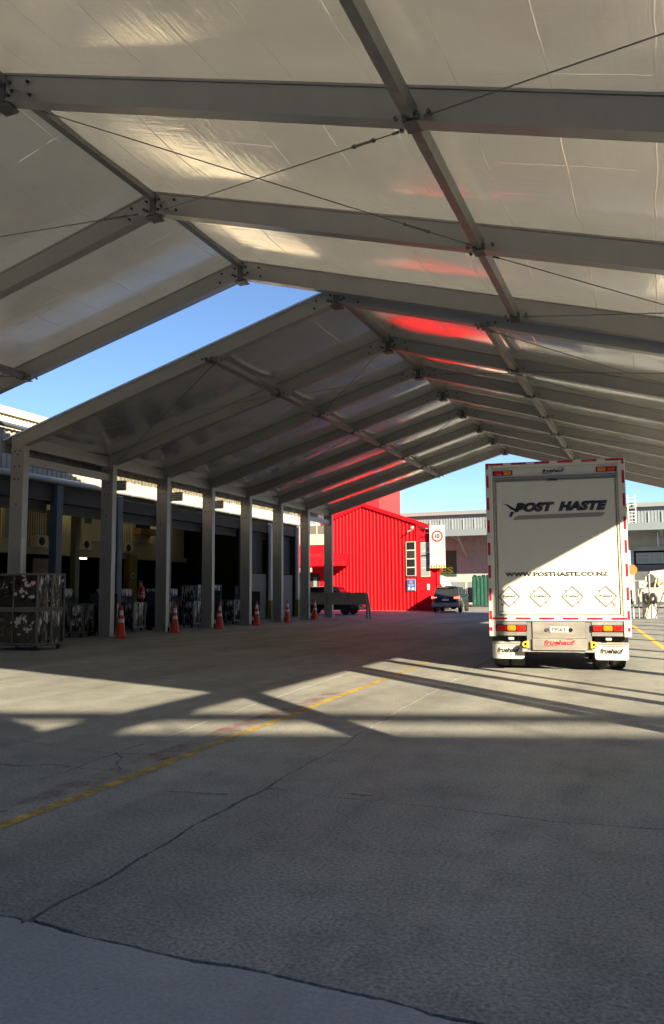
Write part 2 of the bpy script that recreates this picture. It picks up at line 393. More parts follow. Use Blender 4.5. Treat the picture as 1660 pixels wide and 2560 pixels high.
# ================================================================ GROUND
def poly_slab(name, xs0, xs1, y0f, y1f, top, mt, parent, gap=.012, jag=.012, edge=True, step=.06, near=14):
    """slab between two wavy long sides x=xs0(y)/xs1(y) and ends y=y0f(x)/y1f(x), outline broken into short uneven steps"""
    def jit(): return R.uniform(-jag, jag)
    def walk(a, b):
        L = (Vector(b)-Vector(a)).length; out = []; t = 0
        while t < L:
            p = Vector(a).lerp(Vector(b), t/L); out.append(p)
            t += step*R.uniform(.5, 1.6) if p.length < near else .8
        return out
    ya, yb = y0f, y1f
    c = [(xs0(ya(xs0(ya(0)))), 0), None, None, None]
    def corner(xf, yf):
        y = yf(0)
        for _ in range(6): y = yf(xf(y))
        return (xf(y), y)
    c = [corner(xs0, ya), corner(xs1, ya), corner(xs1, yb), corner(xs0, yb)]
    ctr = sum((Vector(p) for p in c), Vector((0, 0)))/4
    ring = []
    for i in range(4):
        a, b = c[i], c[(i+1) % 4]; nrm = Vector((b[1]-a[1], -(b[0]-a[0]))).normalized()
        low = 0
        for p in walk(a, b):
            low = low*.6 + R.gauss(0, jag*.4)
            q = Vector(p)
            if abs(nrm.y) > abs(nrm.x): q.y += .035*math.sin(1.7*p.x) + .02*math.sin(4.1*p.x+1) + .008*math.sin(11*p.x)
            else: q.x += .02*math.sin(1.1*p.y) + .014*math.sin(3.7*p.y) + .007*math.sin(9.3*p.y)
            ring.append(q - nrm*(gap + low*.4 + (jit() if R.random() < .6 else 0)*.5))
    bev = .004
    n = len(ring)
    import bmesh
    bm = bmesh.new()
    tv = [bm.verts.new((*(p + (ctr-p).normalized()*bev), top)) for p in ring]; bv = [bm.verts.new((*p, top-bev)) for p in ring]; dv = [bm.verts.new((*p, -.035)) for p in ring]
    for i in range(n):
        j = (i+1) % n
        bm.faces.new((bv[i], bv[j], tv[j], tv[i])); bm.faces.new((dv[i], dv[j], bv[j], bv[i]))
    f = bm.faces.new(tv); bmesh.ops.recalc_face_normals(bm, faces=bm.faces)
    if f.normal.z < 0: f.normal_flip()
    bmesh.ops.triangulate(bm, faces=[f])
    me = bpy.data.meshes.new(name); bm.to_mesh(me); bm.free(); me.materials.append(mt)
    return put(name, me, parent)
g = MB().add([(-900, -300, -.04), (900, -300, -.04), (900, 1500, -.04), (-900, 1500, -.04)], [(0, 1, 2, 3)]).build('ground', JOINT)
tag(g, kind='structure')
GX = lambda v: (lambda y: v)
J1 = lambda y: -2.58 - .049*y
J3 = lambda y: -4.28 - .078*y
CY = lambda v: (lambda x: v)
END = lambda x: 150.0
poly_slab('slab', GX(-70), GX(70), CY(-40), lambda x: 2.96, 0, APRON, g, step=.05, gap=.010, jag=.016)
poly_slab('slab', GX(-70), J3, lambda x: 2.96, lambda x: 6.3 - .38*max(-14, min(0, x+4.7)), 0.0, CONCRETE, g, gap=.006, jag=.010)
poly_slab('slab', GX(-70), J3, lambda x: 6.3 - .38*max(-14, min(0, x+4.7)), END, 0.0, CONCRETE, g, gap=.006, jag=.010)
poly_slab('slab', J3, J1, lambda x: 2.96, END, 0.0, CONCRETE, g, gap=.009, jag=.014)
poly_slab('slab', J1, GX(70), lambda x: 2.96, lambda x: 5.55, 0.0, CONCRETE, g, gap=.009, jag=.014)
poly_slab('slab', J1, GX(70), lambda x: 5.55, END, 0.0, CONCRETE, g, gap=.003, jag=.004)
# crack branching off the joint, built as a thin sunken-looking strip of dirt
def strip(name, pts, w, z, mt, label, cat, wj=.3):
    vs, fs = [], []
    for i, p in enumerate(pts):
        a, b = Vector(pts[max(0, i-1)]), Vector(pts[min(len(pts)-1, i+1)]); d = (b-a).normalized(); n = Vector((-d.y, d.x)); ww = w*(1 + R.uniform(-wj, wj))/2
        vs += [(*(Vector(p)+n*ww), z), (*(Vector(p)-n*ww), z)]
    for i in range(len(pts)-1): fs.append((2*i, 2*i+1, 2*i+3, 2*i+2))
    o = MB().add(vs, fs).build(name, mt)
    return tag(o, label, cat) if label else o
def wander(a, b, n, amp):
    a, b = Vector(a), Vector(b); d = (b-a).normalized(); nn = Vector((-d.y, d.x)); off = 0; out = []
    for i in range(n+1):
        t = i/n; off = off*.8 + R.gauss(0, amp); out.append(tuple(a.lerp(b, t) + nn*off*math.sin(PI*min(1, max(0, t*.98+.01)))**.3))
    return out
ck = strip('crack', wander((-4.78, 6.32), (-4.28, 5.75), 16, .02), .010, .004, JOINT, None, None, .8); ck.parent = g
ck = strip('crack', wander((-4.72, 6.3), (-4.35, 6.38), 10, .02), .02, .004, JOINT, None, None, .8); ck.parent = g
ck = strip('crack', wander((-5.6, 5.55), (-4.4, 5.7), 30, .02), .010, .004, JOINT, None, None, .8); ck.parent = g
for a, b, w in (((-3.5, 5.25), (-2.95, 5.35), .012), ((-2.2, 5.66), (-2.0, 5.68), .014), ((-5.9, 5.0), (-5.6, 5.05), .014)):
    ck = strip('crack', wander(a, b, 10, .008), w, .004, JOINT, None, None, .9); ck.parent = g
YPAINT = worn_paint('yellow_line_paint', (.46, .31, .06), .545, .12, 5.0)
YPAINT2 = worn_paint('yellow_line_fresh', (.70, .42, .04), .66, .12, 5.0)
RPAINT = worn_paint('old_red_paint', (.26, .08, .085), .37, .16, 2.6)
yl = strip('yellow_line', [(-3.80 - .045*y - (.012*math.sin(y*2)), y) for y in [1.5 + .25*i for i in range(62)]], .11, .004, YPAINT, None, None, .06); tag(yl, 'worn yellow line painted along the concrete yard', 'line marking')
rp = strip('red_paint_stain', [(-4.02 - .045*y, y) for y in [3.6 + .3*i for i in range(26)]], .26, .003, RPAINT, None, None, .3); tag(rp, 'faded red paint smears beside the worn yellow line', 'paint')
rp = strip('red_paint_stain', [(-5.3, 4.75), (-4.9, 4.62), (-4.5, 4.5), (-4.2, 4.42)], .14, .003, RPAINT, None, None, .4); tag(rp, 'short red paint streak crossing the concrete left of the yellow line', 'paint')
yr = strip('yellow_line', [(.07 + (22.1-y)*.0837, y) for y in [17.0 + .6*i for i in range(34)]], .14, .004, YPAINT2, None, None, .05); tag(yr, 'bright yellow line on sunlit concrete to the right of the truck', 'line marking')

# ================================================================ MARQUEES
CAB_R = .010
def marquee(name, label, Ys, Xr, zr, mL, mR, Xl, Xe, dep, wid, foilm, postL, postR, roof, purL, purR, open_first=0, eave_beam_from=None, bolts=True, rails=()):
    t = thing(name, (0, 0, 0), 0, label, 'marquee')
    zb = lambda x: zr - (mL*(Xr-x) if x < Xr else mR*(x-Xr))
    def top(x): return zb(x) + dep
    raf_mb = {}
    for side in (-1, 1):
        mb = MB(); xe = (Xl-.45) if side < 0 else (Xe+.02); w = wid/2
        # aluminium box profile: body with thin lips along bottom and top
        for (wa, za, zb_) in ((w*.86, .05, dep-.05), (w, 0, .045), (w, dep-.045, dep-.004)):
            x0 = Xr + side*.03
            vs = []
            for x in (x0, xe):
                b_ = zb(x)
                vs += [(x, -wa, b_+za), (x, wa, b_+za), (x, wa, b_+zb_), (x, -wa, b_+zb_)]
            if side < 0 or True: pass
            mb.add(vs, [(0,1,2,3),(7,6,5,4),(0,4,5,1),(1,5,6,2),(2,6,7,3),(3,7,4,0)])
        raf_mb[side] = mb.mesh('rafter', ALU)
    # apex bracket with bolts
    ab = MB()
    ab.box(-.07, .07, -wid*.5-.02, wid*.5+.02, zr-.06, zr+dep-.05)
    ab.bbox(-.15, .15, -wid*.5-.03, wid*.5+.03, zr-.11, zr-.065, b=.015)
    ab2 = MB()
    for s_ in (-1, 1):
        for (dx, dz) in ((.16, .26), (.22, .14), (.14, .08), (.55, .28), (.60, .10)):
            m_ = (mL if s_ < 0 else mR)
            for sy_ in (-1, 1):
                p = (s_*dx, sy_*(wid*.43), zr + dz*dep/.4 - m_*dx)
                ab2.tube(p, (p[0], p[1]+sy_*.045, p[2]), .026, 6)
    apex_me = ab.mesh('apex_bracket', mat('bracket_steel', (.14, .14, .14), .5, .6, .15, 6))
    ab_bolts = ab2.mesh('bolts', BOLT)
    for k, y in enumerate(Ys):
        for side in (-1, 1): o = put('rafter', raf_mb[side], t, (0, y, 0))
        ao = put('apex_bracket', apex_me, t, (Xr, y, 0)); put('bolts', ab_bolts, ao)['kind'] = 'stuff'
    # purlins, per bay
    for k in range(len(Ys)-1):
        a, b = Ys[k] + wid/2, Ys[k+1] - wid/2
        if k < open_first: continue
        MB().bar((Xr, a, zr+dep-.14), (Xr, b, zr+dep-.14), .15, .14).build('ridge_purlin', GALV, t)
        for xp in purL + purR:
            z = zb(xp) + .10
            mb = MB(); mb.bar((xp, a, z), (xp, b, z), .16, .17, (-(mL if xp < Xr else -mR), 0, 1))
            mb.build('purlin', GALV, t)
    # clamps where purlins meet rafters
    cl = MB()
    cl.bbox(-.11, .11, -wid*.5-.03, wid*.5+.03, -.045, -.024, b=.006)
    for sx in (-.10, .06): cl.bbox(sx, sx+.06, -wid*.5-.09, -wid*.5-.012, -.03, .05, b=.008)
    for sx in (-.2, .25):
        for s_ in (-1, 1): cl.tube((sx, s_*(wid*.5), .03), (sx, s_*(wid*.5+.05), .03), .03, 6)
    cl_me = cl.mesh('purlin_clamp', mat('bracket_steel', (.14, .14, .14)))
    for k, y in enumerate(Ys):
        if k < open_first: continue
        for xp in purL + purR:
            put('purlin_clamp', cl_me, t, (xp, y, zb(xp)+.02))
    # roof skins, per bay and slope: foil lining below, cloth above
    for (k, ya, yb) in roof:
        for side in (-1, 1):
            x0, x1 = Xr, (Xl-.8 if side < 0 else Xe+.25); nx, ny = 30, 20
            vs, fs = [], []
            for i in range(nx+1):
                for j in range(ny+1):
                    u, v = i/nx, j/ny; x = x0 + (x1-x0)*u; y = ya + (yb-ya)*v
                    sag = -(.17 if dep > .45 else .12)*math.sin(PI*v)*(.6+.4*math.sin(PI*u))
                    vs.append((x, y, top(x) + .012 + sag))
            for i in range(nx):
                for j in range(ny):
                    a = i*(ny+1)+j; fs.append((a, a+ny+1, a+ny+2, a+1))
            lin = MB().add(vs, fs).build('roof_lining', foilm, t, smooth=True)
            vs2 = [(x, y, top(x)+.06) for (x, y, z) in vs]
            MB().add(vs2, fs).build('roof_cloth', CLOTH, t)
    # posts
    def post_mesh(zt, flat):
        mb = MB(); w = .21
        mb.box(-w, w, -.10, .10, .03, zt)
        for s_ in (-1, 1): mb.box(s_*w-.03, s_*w+.03, -.112, .112, .03, zt-.01)
        mb.bbox(-w-.12, w+.12, -.22, .22, .003, .035, b=.01)
        for sx in (-.27, .27):
            for s_ in (-1, 1): mb.tube((sx, s_*.16, .03), (sx, s_*.16, .16), .02, 6)
        return mb.mesh('post', ALU)
    pm = post_mesh(zb(Xl)+.02, False)
    bo = MB()
    for (dx, dz) in ((-.10, -.16), (.10, -.16), (0, -.26), (-.1, -.62), (.08, -.62), (-.1, -1.0), (.06, -1.0), (.0, -1.75)):
        bo.tube((dx, -.125, zb(Xl)+dz), (dx, -.10, zb(Xl)+dz), .024, 6)
    bo_me = bo.mesh('bolts', BOLT)
    st_me = MB().box(.243, .248, -.10, -.03, .45, 3.1).mesh('edge_strip', TAPE_W)
    for y in postL:
        p = put('post', pm, t, (Xl-.2, y, 0)); put('bolts', bo_me, p)['kind'] = 'stuff'; put('edge_strip', st_me, p)
    for (y, w, x) in postR:
        mb = MB(); mb.box(x-w/2, x+w/2, y-w/2, y+w/2, .02, zb(x)+.05); mb.bbox(x-w/2-.1, x+w/2+.1, y-w/2-.1, y+w/2+.1, .003, .03, b=.01)
        mb.build('post', ALU, t)
    for (ya, yb) in rails:
        MB().bar((Xl-.12, ya, zb(Xl)-.42), (Xl-.12, yb, zb(Xl)-.42), .10, .24).build('side_rail', ALU, t)
    # eave beams
    for xs, ylist in ((Xl-.2, [y for y in Ys if y >= min(postL)] if postL else []), (Xe+.1, Ys)):
        for k in range(len(ylist)-1):
            z = zb(xs)+.185
            MB().bar((xs, ylist[k], z), (xs, ylist[k+1], z), .16, .36).build('eave_beam', ALU, t)
            if xs < Xr: MB().box(Xl-.96, Xl-.82, ylist[k], ylist[k+1], zb(Xl-.8)+.12, zb(Xl-.8)+.56).build('eave_shade_board', GALV, t)  # board added along the left eave to keep sun off the warehouse lintel
    return t, zb, top
def cable(t, p, q, turn=None):
    mb = MB(); p, q = Vector(p), Vector(q); mb.tube(p, q, CAB_R, 6)
    if turn is not None:
        a = p.lerp(q, turn); d = (q-p).normalized(); mb.tube(a-d*.2, a+d*.2, .02, 8); mb.tube(a-d*.25, a-d*.2, .032, 8); mb.tube(a+d*.2, a+d*.25, .032, 8)
    for e, s_ in ((p, 1), (q, -1)):
        d = (q-p).normalized()*s_; mb.tube(e, e+d*.12, .022, 6)
    mb.build('brace_cable', WIRE, t)

Y1 = [-2.95, 1.2, 5.4, 9.65, 13.95, 17.87]
near, zb1, top1 = marquee('marquee', 'taller grey-framed marquee overhead with foil-lined roof, nearest the viewer', Y1, -9.8, 9.68, .268, .29, -19.2, 4.45, .50, .24, FOIL1,
    [], [(1.3, .3, 4.5), (5.28, .22, 4.5), (5.72, .22, 4.5), (7.4, .2, 4.5), (8.35, .14, 4.5), (11.3, .26, 4.5), (14.6, .2, 4.5), (-2.95, .3, 4.5)],
    [(k, Y1[k] - (.12 if k == 1 else 0), Y1[k+1] + (.16 if k == 4 else 0)) for k in range(1, 5)], [-17.0], [-2.74], open_first=1)
for y in (1.2, 17.6):
    MB().box(-19.5, -19.1, y-.1, y+.1, 0.02, zb1(-19.2)+.05).build('post', ALU, near)
XA, XP = -9.8, -2.74
def P1(x, y, d=.05): return (x, y, zb1(x)+d)
cable(near, P1(XA+.6, 9.8, .0), P1(XP-.1, 13.8), .86)
cable(near, P1(XP-.25, 9.8, -.03), P1(XA+.35, 13.8, .1), .10)
cable(near, P1(XP+.2, 9.5), P1(4.2, 5.5), None)
cable(near, P1(XP+.2, 14.1, .0), P1(4.2, 17.7), None)
cable(near, P1(XA-.35, 13.8, .12), P1(-17.0, 9.8), .06)
cable(near, P1(XP+.2, 17.75), P1(4.2, 14.1), None)
cable(near, P1(-17.0, 17.7), P1(-19.0, 14.0), None)
Y2 = [18.25, 22.44, 25.75, 29.09, 32.43, 35.77, 39.07, 42.37]
far, zb2, top2 = marquee('marquee', 'lower long marquee farther back, its grey posts along the warehouse', Y2, -7.25, 8.78, .29, .299, -17.3, 2.75, .40, .22, FOIL2,
    Y2, [(y, .24, 2.95) for y in Y2], [(k, Y2[k] - (.12 if k == 0 else 0), Y2[k+1] + (.13 if k == 6 else 0)) for k in range(7)], [-10.95], [-3.5], rails=((18.37, 22.3), (39.2, 42.3)))
def P2(x, y, d=.05): return (x, y, zb2(x)+d)
for (a, b) in ((0, 1), (3, 4)):
    cable(far, P2(-10.9, Y2[a]+.15, -.02), P2(-17.0, Y2[b]-.15)); cable(far, P2(-17.0, Y2[a]+.15), P2(-10.9, Y2[b]-.15, -.02))
    cable(far, P2(-3.45, Y2[a]+.15, -.02), P2(2.6, Y2[b]-.15)); cable(far, P2(2.6, Y2[a]+.15), P2(-3.45, Y2[b]-.15, -.02))
for (a, b) in ((1, 2), (4, 5)):
    cable(far, P2(-7.6, Y2[a]+.15, .1), P2(-10.9, Y2[b]-.15, -.02)); cable(far, P2(-10.9, Y2[a]+.15, -.02), P2(-7.6, Y2[b]-.15, .1))
    cable(far, P2(-6.9, Y2[b]-.15, .1), P2(-3.6, Y2[a]+.15, -.02), .3); cable(far, P2(-6.9, Y2[a]+.15, .1), P2(-3.6, Y2[b]-.15, -.02))
    cable(far, P2(-3.45, Y2[a]+.15, -.02), P2(2.6, Y2[b]-.15))

# ================================================================ TRUCK
TR = .133
truck = thing('box_truck', (-1.706, 15.111, 0), TR, 'white box truck trailer parked under the marquee, seen from behind', 'truck')
body = MB(); body.bbox(-1.24, 1.24, .08, 13.4, 1.0, 3.88, b=.03); body.build('body', TRUCKW, truck)
fr = MB()
for s_ in (-1, 1):
    x0, x1 = sorted((s_*1.25, s_*1.12)); fr.bbox(x0, x1, 0, .12, .645, 3.893, b=.012)
fr.bbox(-1.118, 1.118, .002, .12, 3.80, 3.890, b=.01); fr.bbox(-1.118, 1.118, .002, .12, .925, 1.02, b=.01)
frame = fr.build('rear_frame', TRUCKW, truck)
B('header_panel', TRUCKW, truck, -1.118, 1.118, .045, .10, 3.575, 3.798)
gm = MB(); gm.box(-1.118, 1.118, .02, .07, 3.565, 3.578); gm.box(-1.118, 1.118, .015, .06, 3.60, 3.62); gm.build('rain_channel', GALV, truck)
door = B('roller_door', TRUCKW, truck, -1.06, 1.07, .03, .09, 1.055, 3.53, b=.008)
MB().box(-1.105, -1.075, .012, .06, 1.03, 3.55).box(1.085, 1.112, .012, .06, 1.03, 3.55).box(-1.07, 1.08, .012, .06, 1.028, 1.046).build('door_seal', mat('seal_grey', (.40, .36, .30), .7, 0, .25, 14), door)
hm = MB(); hm.bbox(-.12, .06, .008, .03, 3.52, 3.545, b=.005); hm.build('door_handle', STEEL_DK, door)
for s_ in (-1, 1):
    mb = MB(); x = s_*.99; mb.tube((x, .026, 1.10), (x, .026, 1.22), .008, 6); mb.lathe([(.03, 0), (.03, .008)], (x, .018, 1.23), 14, 'y'); mb.box(x-.07, x+.07, .022, .028, 1.095, 1.105); mb.build('latch', GALV, door)
rv = MB()
for i in range(12):
    z = 1.15 + i*.205
    for x in (-1.09, 1.098): rv.lathe([(.008, 0), (.006, .004)], (x, .006, z), 6, 'y')
for i in range(8): rv.lathe([(.008, 0), (.006, .004)], (-.95 + i*.27, .024, 1.072), 6, 'y')
rv.build('rivets', GALV, door)['kind'] = 'stuff'
# red and white reflective tape around the frame
tp = lambda x0, x1, z0, z1, mt: MB().box(x0, x1, -.0035, .0005, z0, z1).build('reflective_tape', mt, frame)
for s_ in (-1, 1):
    x0, x1 = sorted((s_*1.234, s_*1.190))
    for i in range(6): tp(x0, x1, 1.30 + i*.425, 1.30 + i*.425 + .235, TAPE_R)
    for i in range(7): tp(x0, x1, 1.545 + (i-1)*.425, 1.545 + (i-1)*.425 + .165 if i else 1.28, TAPE_W) if i else None
    tp(x0, x1, .955, 1.115, TAPE_R); tp(x0, x1, 3.775, 3.885, TAPE_R); tp(x0+.008*s_ if s_ < 0 else x0, x1, .745, .815, TAPE_R)
for z0, z1 in ((3.845, 3.885), (.955, .995)):
    for i in range(6):
        c = -1.05 + i*.42; tp(max(-1.185, c-.135), min(1.185, c+.135), z0, z1, TAPE_R)
    for i in range(5): tp(-.84 + i*.42-.07, -.84 + i*.42+.07, z0, z1, TAPE_W)
def lens_row(parent, xc, z, cells, w, h, y):
    rb = MB(); rb.bbox(xc-w*len(cells)/2-.02, xc+w*len(cells)/2+.02, y, y+.03, z-h/2-.012, z+h/2+.012, b=.008); base = rb.build('lamp_base', BLACKP, parent)
    for i, mt in enumerate(cells):
        x0 = xc - w*len(cells)/2 + i*w; l = MB(); l.bbox(x0+.008, x0+w-.008, y-.028, y-.001, z-h/2, z+h/2, b=.014)
        for k in range(1, 4): l.box(x0+.012, x0+w-.012, y-.031, y-.027, z-h/2+h*k/4-.003, z-h/2+h*k/4+.003)
        l.build('lens', mt, base)
lens_row(truck, -.93, 3.70, [LAMP_R, LAMP_A], .165, .075, .04); lens_row(truck, .93, 3.70, [LAMP_A, LAMP_R], .165, .075, .04)
lab = B('maker_label', TAPE_W, truck, -.24, .24, .038, .046, 3.65, 3.76)
def fruehauf(parent, x0, x1, z0, z1, y, ink, bar):
    text('lettering', 'fruehauf', (x0, x1, z0, z1), y, ink, parent, shear=.25, bold=.035, depth=.003)
    h = z1-z0; w = x1-x0
    mb = MB(); mb.add([(x0, y, z0-h*.32), (x0+w*.42, y, z0-h*.32), (x0+w*.44, y, z0-h*.14), (x0, y, z0-h*.14)], [(0, 1, 2, 3)])
    mb.prism([(x0, z0-h*.32), (x0+w*.42, z0-h*.32), (x0+w*.44, z0-h*.14), (x0, z0-h*.14)], 'y', y-.003, y-.0005)
    mb.prism([(x0+w*.66, z1-h*.02), (x0+w*.74, z1+h*.24), (x0+w*.90, z1+h*.22), (x0+w*.98, z1-h*.05), (x0+w*.93, z1+h*.10), (x0+w*.80, z1+h*.12), (x0+w*.72, z1+h*.10)], 'y', y-.003, y-.0005)
    mb.build('emblem', bar, parent)
fruehauf(lab, -.20, .20, 3.68, 3.745, .037, INK, INK)
# door lettering
text('lettering', 'POST', (-.73, .0, 2.945, 3.125), .029, NAVY, door, shear=.28, bold=.085, spacing=1.06)
text('lettering', 'HASTE', (.06, .93, 2.945, 3.125), .029, NAVY, door, shear=.28, bold=.085, spacing=1.06)
sw = MB()
sw.prism([(-.93, 3.105), (-.86, 3.075), (-.80, 3.01), (-.72, 2.975), (-.60, 2.985), (-.52, 3.02), (-.60, 3.002), (-.70, 3.005), (-.78, 3.05), (-.84, 3.095)], 'y', .018, .0245)
sw.prism([(-.83, 2.86), (-.78, 2.865), (-.735, 2.955), (-.80, 2.955)], 'y', .020, .029)
sw.build('bird_emblem', NAVY, door)
MB().prism([(-.76, 2.805), (.78, 2.825), (.84, 2.84), (.89, 2.905), (.60, 2.905), (-.66, 2.885), (-.72, 2.86)], 'y', .026, .029).build('grey_swoosh', GREYINK, door)
text('lettering', 'WWW.POSTHASTE.CO.NZ', (-.93, .91, 1.745, 1.825), .029, mat('dark_grey_ink', (.02, .02, .024), .45), door, shear=0, bold=.052, spacing=1.06)
text('lettering', 'FREIGHT  COURIERS', (-.5, .55, 2.842, 2.868), .0255, mat('pale_grey_ink', (.44, .44, .44), .5), door, shear=.2) if False else None
# hazard placard holders
def diamond(xc, zc, r):
    w = MB()
    def rim(r0, r1, y0, y1):
        o = [(xc, zc+r0), (xc+r0, zc), (xc, zc-r0), (xc-r0, zc)]; i = [(xc, zc+r1), (xc+r1, zc), (xc, zc-r1), (xc-r1, zc)]
        for k in range(4):
            q = (k+1) % 4; w.prism([o[k], o[q], i[q], i[k]], 'y', y0, y1)
    rim(r, r-.034, .018, .029)
    h = w.build('placard_holder', mat('placard_frame', (.17, .17, .175), .5, .2), door)
    c = MB()
    for (a, b) in ((1, 1), (1, -1), (-1, 1), (-1, -1)):
        p = (xc+a*r*.52, .018, zc+b*r*.52); c.bar((p[0]-a*.018, .020, p[2]-b*.018), (p[0]+a*.018, .020, p[2]+b*.018), .014, .012, (0, 1, 0))
    for (dx, dz) in ((0, .16), (0, -.16), (.17, 0), (-.17, 0), (0, .115), (0, -.10)): c.lathe([(.008, 0), (.007, .006)], (xc+dx, .018, zc+dz), 8, 'y')
    c.build('clip', MATS['placard_frame'], h)
    text('lettering', 'fruehauf', (xc-.12, xc+.12, zc-.012, zc+.034), .0285, INK, h, shear=.25, bold=.03, depth=.002)
    b = MB(); b.box(xc-.12, xc-.02, .0265, .029, zc-.030, zc-.021); b.build('red_rule', REDINK, h)
    b = MB(); b.box(xc-.01, xc+.11, .0265, .029, zc-.030, zc-.025); b.box(xc-.06, xc+.06, .0265, .029, zc-.102, zc-.096); b.build('grey_rule', GREYINK, h)
for xc in (-.868, -.305, .262, .842): diamond(xc, 1.375, .205)
# bumper area
for s_ in (-1, 1):
    x0, x1 = sorted((s_*1.11, s_*.575)); bp_ = B('lamp_panel', ALU_D, truck, x0, x1, .03, .05, .66, .915)
    lens_row(bp_, s_*.845, .80, [LAMP_R, LAMP_A, LAMP_R], .175, .095, .0)
    x0, x1 = sorted((s_*.57, s_*.47)); B('bumper_bracket', mat('bracket_grey', (.17, .17, .175), .5, .5), truck, x0, x1, .05, .16, .40, .915)
    mb = MB(); mb.bbox(s_*.86-.055, s_*.86+.055, .10, .15, .575, .645, b=.015); mb.build('reversing_lamp', WHITE2, truck)
    # yellow tie-down ring
    mb = MB(); xr = s_*.60
    n = 20
    for k in range(n):
        a, b = 2*PI*k/n, 2*PI*(k+1)/n; mb.prism([(xr+.055*math.cos(a), .505+.055*math.sin(a)), (xr+.055*math.cos(b), .505+.055*math.sin(b)), (xr+.028*math.cos(b), .505+.028*math.sin(b)), (xr+.028*math.cos(a), .505+.028*math.sin(a))], 'y', .0, .05)
    mb.box(*sorted((xr-s_*.055, xr-s_*.02)), .002, .048, .445, .565); mb.build('tie_ring', YEL, truck)
    # mudflap
    x0, x1 = sorted((s_*1.21, s_*.625))
    mf = MB(); pts = []
    for (cx_, cz_, a0) in ((x0+.05, .27, PI), (x1-.05, .27, 1.5*PI)):
        for k in range(5): t_ = a0 + k*PI/8; pts.append((cx_+.05*math.cos(t_), cz_+.05*math.sin(t_)))
    pts += [(x1, .52), (x0, .52)]
    mf.prism(pts, 'y', .22, .235); flap = mf.build('mudflap', mat('flap_white', (.36, .36, .355), .5, 0, .08, 3), truck)
    text('lettering', 'fruehauf', (x0+.09, x1-.09, .335, .43), .2195, INK, flap, shear=.25, bold=.04, depth=.003)
    B('flap_line', REDINK, flap, x0+.14, x1-.06, .2165, .2195, .463, .473); B('flap_line', REDINK, flap, x0+.09, x0+.29, .2165, .2195, .308, .316)
    B('flap_bar', GALV, truck, x0, x1, .20, .24, .505, .54)
    B('flap_backing', BLACKP, truck, x0+.01, x1, .235, .25, .50, .74)
bumper = B('bumper', mat('brushed_aluminium', (.24, .235, .225), .45, .5, .12, 6, stretch=(.2, 1, 1)), truck, -.465, .465, .02, .06, .62, .915)
lower = B('bumper_step', MATS['brushed_aluminium'], truck, -.475, .475, .0, .06, .40, .612, b=.006)
B('bumper_rail', GALV, truck, -.66, .66, .05, .13, .365, .425)
pl = MB(); pl.bbox(-.165, .165, .0, .014, .72, .83, b=.005); plate = pl.build('number_plate', mat('plate_white', (.40, .40, .39), .5), truck)
text('lettering', '79S63', (-.135, .115, .742, .808), -.0005, INK, plate, bold=.02, depth=.002)
for s_ in (-1, 1):
    mb = MB(); mb.lathe([(.035, 0), (.030, .02)], (s_*.21, -.0, .77), 14, 'y'); mb.build('plate_lamp', STEEL_DK if s_ < 0 else CHROME, truck)
fruehauf(lower, -.27, .28, .50, .585, -.0005, REDINK, REDINK)
# chassis, wheels
ch = MB(); ch.box(-.5, .5, .14, 13.2, .70, .98); ch.box(-1.1, 1.1, .3, .5, .62, .9); ch.build('chassis', STEEL_DK, truck)
def truck_wheel(xc, y, r=.50, w=.27):
    mb = MB(); mb.lathe([(r*.55, -w/2), (r*.93, -w/2), (r, -w*.35), (r, w*.35), (r*.93, w/2), (r*.55, w/2)], (0, 0, 0), 28, 'x'); me = mb.mesh('wheel', RUBBER, True)
    o = put('wheel', me, truck, (xc, y, r+.004)); h = MB(); h.lathe([(r*.54, -w*.3), (r*.5, -w*.1), (r*.2, -w*.1), (r*.18, w*.3)], (0, 0, 0), 20, 'x'); put('rim', h.mesh('rim', GALV), o)
for y in (.95, 2.28, 3.61, 11.6):
    for s_ in (-1, 1):
        for dx in (.76, 1.06): truck_wheel(s_*dx, y)
cab = MB(); cab.prism([(13.9, 1.0), (17.0, .6), (17.3, 1.6), (17.0, 2.4), (16.5, 3.3), (14.1, 3.6)], 'x', -1.2, 1.2); cb = cab.build('cab', WHITE2, truck)
wsn = MB(); wsn.prism([(17.31, 1.7), (17.07, 2.35), (17.09, 2.36), (17.33, 1.71)], 'x', -1.05, 1.05); wsn.build('windscreen', GLASS, cb)
for y in (14.6, 16.4):
    for s_ in (-1, 1): truck_wheel(s_*1.03, y)

# ================================================================ WAREHOUSE (left)
WX = -20.0
wh = thing('warehouse', (WX, 30, 0), 0, 'old warehouse with ribbed cream cladding and dark open loading bays behind the posts', 'building')
wh.location = (0, 0, 0)
corrugated('cladding', CLAD_D, wh, (WX, 43.5), (WX, 8.0), 7.0, 5.62, pitch=.24, depth=-.05)
corrugated('upper_cladding', CREAM, wh, (WX-.9, 43.5), (WX-.9, 6.0), 7.72, 7.0, pitch=.17, depth=-.03)
MB().box(WX-1.3, WX-.78, 6, 43.55, 7.72, 7.98).build('roof_capping', CREAM, wh)
MB().prism([(WX-14, 7.3), (WX-14, 7.5), (WX-.95, 7.5), (WX-.95, 7.3)], 'y', 6, 43.4).build('roof', GREYSTEEL, wh)
gt = MB(); gp = [(WX+.04+.13+.13*math.cos(a), 7.12+.13*math.sin(a)) for a in [PI+PI*k/8 for k in range(9)]]; gp += [(x*1 if False else WX+.17+(x-WX-.17)*.85, z+.012) for x, z in reversed(gp)]
gt.prism(gp, 'y', 8, 43.5)
for k in range(20): gt.box(WX+.03, WX+.31, 8.5+k*1.8, 8.54+k*1.8, 7.12, 7.14)
gt.build('gutter', BLUEGREY, wh)
pp = MB(); pp.tube((WX+.20, 8, 5.49), (WX+.20, 43.4, 5.49), .115, 14)
